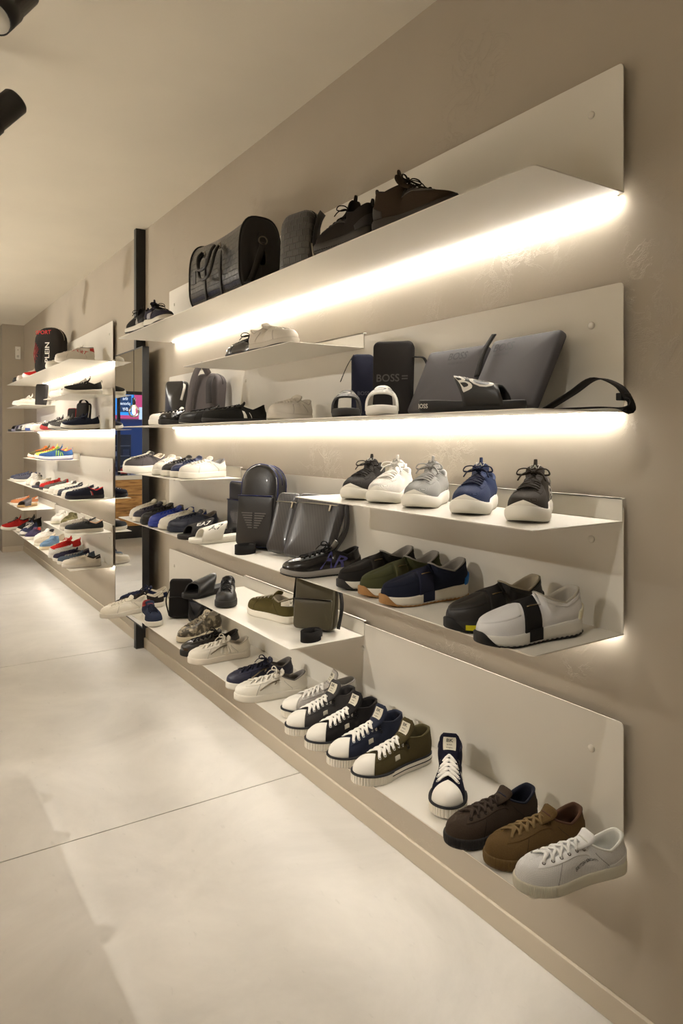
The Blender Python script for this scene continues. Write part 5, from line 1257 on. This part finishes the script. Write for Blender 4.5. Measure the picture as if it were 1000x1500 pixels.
# shop window with a timber plinth, seen in the mirror
wood = bpy.data.materials.new('oak planks'); wood.use_nodes = True
nt = wood.node_tree; b = nt.nodes['Principled BSDF']; b.inputs['Roughness'].default_value = .55
tc = nt.nodes.new('ShaderNodeTexCoord'); mp = nt.nodes.new('ShaderNodeMapping'); mp.inputs['Scale'].default_value = (1, 6, 9); nz = nt.nodes.new('ShaderNodeTexNoise'); nz.inputs['Scale'].default_value = 2.5; nz.inputs['Detail'].default_value = 6; nz.inputs['Distortion'].default_value = 1.5
cr = nt.nodes.new('ShaderNodeValToRGB'); cr.color_ramp.elements[0].color = lin((120, 78, 34)) + (1,); cr.color_ramp.elements[1].color = lin((206, 156, 88)) + (1,); cr.color_ramp.elements[0].position = .3; cr.color_ramp.elements[1].position = .65
nt.links.new(tc.outputs['Object'], mp.inputs[0]); nt.links.new(mp.outputs[0], nz.inputs['Vector']); nt.links.new(nz.outputs[0], cr.inputs[0]); nt.links.new(cr.outputs[0], b.inputs['Base Color'])
cx0, cx1 = -1.7, 1.0
ct = empty('window_display_bench', (0, YF, 0)); tag(ct, 'oak plank bench with white top and black plinth below the shop window', 'bench')
MB().box(cx0, cx1, .04, .30, 0, .19).build('plinth', M_BLACK, ct)
MB().box(cx0, cx1, .02, .30, .19, .89).build('core', mat('dark core board', (70, 50, 28), .7), ct)
for k in range(3):
    z0 = .192 + k * .2335
    for x0, x1 in ((cx0, -.52), (-.515, cx1)): MB().box(x0, x1 - .003, 0, .02, z0, z0 + .228, .002).build('plank', wood, ct)
MB().box(cx0 - .01, cx1 + .01, -.02, .30, .89, .95, .003).build('top', M_SHELF, ct)
GL = bpy.data.materials.new('window glass'); GL.use_nodes = True; g = GL.node_tree
for n in list(g.nodes):
    if n.type != 'OUTPUT_MATERIAL': g.nodes.remove(n)
tr = g.nodes.new('ShaderNodeBsdfTransparent'); gl = g.nodes.new('ShaderNodeBsdfGlossy'); gl.inputs['Roughness'].default_value = .02; mx = g.nodes.new('ShaderNodeMixShader'); fr = g.nodes.new('ShaderNodeFresnel'); fr.inputs[0].default_value = 1.45
g.links.new(fr.outputs[0], mx.inputs[0]); g.links.new(tr.outputs[0], mx.inputs[1]); g.links.new(gl.outputs[0], mx.inputs[2]); g.links.new(mx.outputs[0], [n for n in g.nodes if n.type == 'OUTPUT_MATERIAL'][0].inputs[0])
wz1 = 1.18 * W + .35
wn = struct(MB().box(XL, cx0 - .01, YF + .30, YF + .36, 0, .06).box(cx0, .835 * W, YF + .30, YF + .36, .0, .06).box(XL, .835 * W, YF + .30, YF + .36, wz1 - .05, wz1).build('window_1', M_BLACK))
for k in range(5):
    xx = XL + (.835 * W - XL) * k / 4; MB().box(xx - .02, xx + .02, YF + .30, YF + .36, .06, wz1 - .05).build('mullion', M_BLACK, wn)
    if k < 4: MB().box(xx + .02, xx + (.835 * W - XL) / 4 - .02, YF + .325, YF + .333, .06, wz1 - .05).build('pane', GL, wn)
struct(MB().box(.835 * W, .835 * W + .06, YE + .12, YF + .9, 0, HC).build('wall_return', M_WALL))
ls_z = .95
for i, (x, c, lb) in enumerate(((-.42, (40, 38, 40), 'black sneaker on the oak window bench'), (-.08, (178, 42, 38), 'red sneaker on the oak window bench'), (.24, (44, 44, 56), 'navy sneaker on the oak window bench'))):
    LS(Vector((x, YF + .02, ls_z)), deg(-80), lb, c, 'leather', (40, 38, 38) if i != 2 else (220, 214, 204), res=Q)
# shop across the street
blue = mat('blue shopfront paint', (50, 88, 146), .5)
st = struct(MB().box(-14, 10, YF + .9, YF + 14, -.12, -.02).build('street', mat('street paving', (120, 116, 112), .8, 0, 'noise', 20, .3)))
sh = empty('shopfront', (-2.4, YF + 8.4, -.02)); tag(sh, 'blue shopfront with pink and cyan sign across the street', 'building')
MB().box(-6, 6, 0, .3, 0, 2.02).build('facade', blue, sh)
MB().box(-6, 6, 0, .3, 2.02, 4.2).build('upper_wall', mat('pale render', (150, 156, 176), .8), sh)
sg = MB().box(-1.6, 3.4, -.12, 0, 2.05, 2.80).build('sign_board', emis('pink sign', (.55, .06, .17), .9), sh)
MB().box(-.31, .90, -.14, -.12, 2.14, 2.76).build('sign_panel', emis('cyan sign', (.03, .30, .85), 1.1), sg)
MB().box(-.23, .11, -.16, -.14, 2.22, 2.68, .01).build('sign_emblem', emis('dark sign', (.01, .05, .14), .6), sg)
wt = emis('white sign', (.8, .85, .9), 1.0)
for i, tx in enumerate(('the', 'phone', 'guy')):
    flat_text(tx, Matrix.Translation((-.06, 0, 2.58 - .13 * i)) @ FACE(-.162), .085, wt, sg, stretch=.9)
MB().box(-.74, -.44, -.15, -.12, 2.03, 2.36).build('side_sign', emis('pale sign', (.55, .72, .85), .9), sg)
sv = MB().box(-.25, .95, -.03, 0, .35, 1.62).build('shop_window', mat('dark shop glass', (30, 34, 44), .1), sh)
for k in range(4): MB().box(-.22, .92, -.05, -.03, .5 + k * .27, .52 + k * .27).build('window_shelf', mat('pale ledge', (120, 122, 130), .5), sv)
random.seed(4)
for k in range(12): 
    x = -.20 + (k % 4) * .26; z = .52 + (k // 4) * .27; MB().box(x, x + .12 + .06 * random.random(), -.05, -.035, z, z + .10 + .08 * random.random()).build('window_box', mat(f'boxed goods {k % 3}', ((150, 150, 160), (96, 90, 96), (60, 66, 84))[k % 3], .5), sv)
# filament bulb pendant near the window
pd = empty('pendant_bulb', (.352 * W, 5.0 * W, HC)); tag(pd, 'clear round filament bulb hanging on a black cord near the shop window', 'lamp')
zb = EYE + .184 * W - HC
MB().cyl((0, 0, zb + .10), (0, 0, 0), .004, n=8).build('cord', M_BLACK, pd, True)
MB().lathe([(.02, zb + .16), (.02, zb + .09), (.014, zb + .085)], 16).build('socket', M_BLACK, pd, True)
MB().lathe([(.013, zb + .09), (.03, zb + .07), (.058, zb + .03), (.064, zb), (.055, zb - .035), (.03, zb - .058), (0, zb - .064)], 24).build('globe', GL, pd, True)
MB().tube([(-.008, 0, zb + .07), (-.010, 0, zb - .02), (0, 0, zb - .03), (.010, 0, zb - .02), (.008, 0, zb + .07)], .004, 6).build('filament', emis('filament', (1, .62, .25), 40), pd, True)

# display table in the middle of the shop, left of the camera, with sneakers on it
dt = empty('display_table', (-.70, 2.45, 0)); tag(dt, 'tall oak display table in the middle of the shop carrying sneakers', 'table')
MB().box(-.28, .28, -.85, .85, .90, .94, .004).build('table_top', wood, dt)
for sx in (-1, 1):
    for sy in (-1, 1): MB().box(sx * .24 - .02, sx * .24 + .02, sy * .80 - .02, sy * .80 + .02, 0, .90).build('leg', M_BLACK, dt)
MB().box(-.26, .26, -.82, .82, .10, .90).build('cabinet', wood, dt)
for i, (y, c, lb) in enumerate(((1.75, (60, 58, 58), 'charcoal sneaker on the display table'), (1.98, (220, 214, 204), 'white sneaker on the display table'), (2.5, (44, 48, 64), 'navy sneaker on the display table'), (2.9, (150, 60, 50), 'rust red sneaker on the display table'), (3.12, (120, 112, 80), 'khaki sneaker on the display table'))):
    LS(Vector((-.44, y, .94)), deg(0), lb, c, 'leather', (220, 214, 204), res=Q)
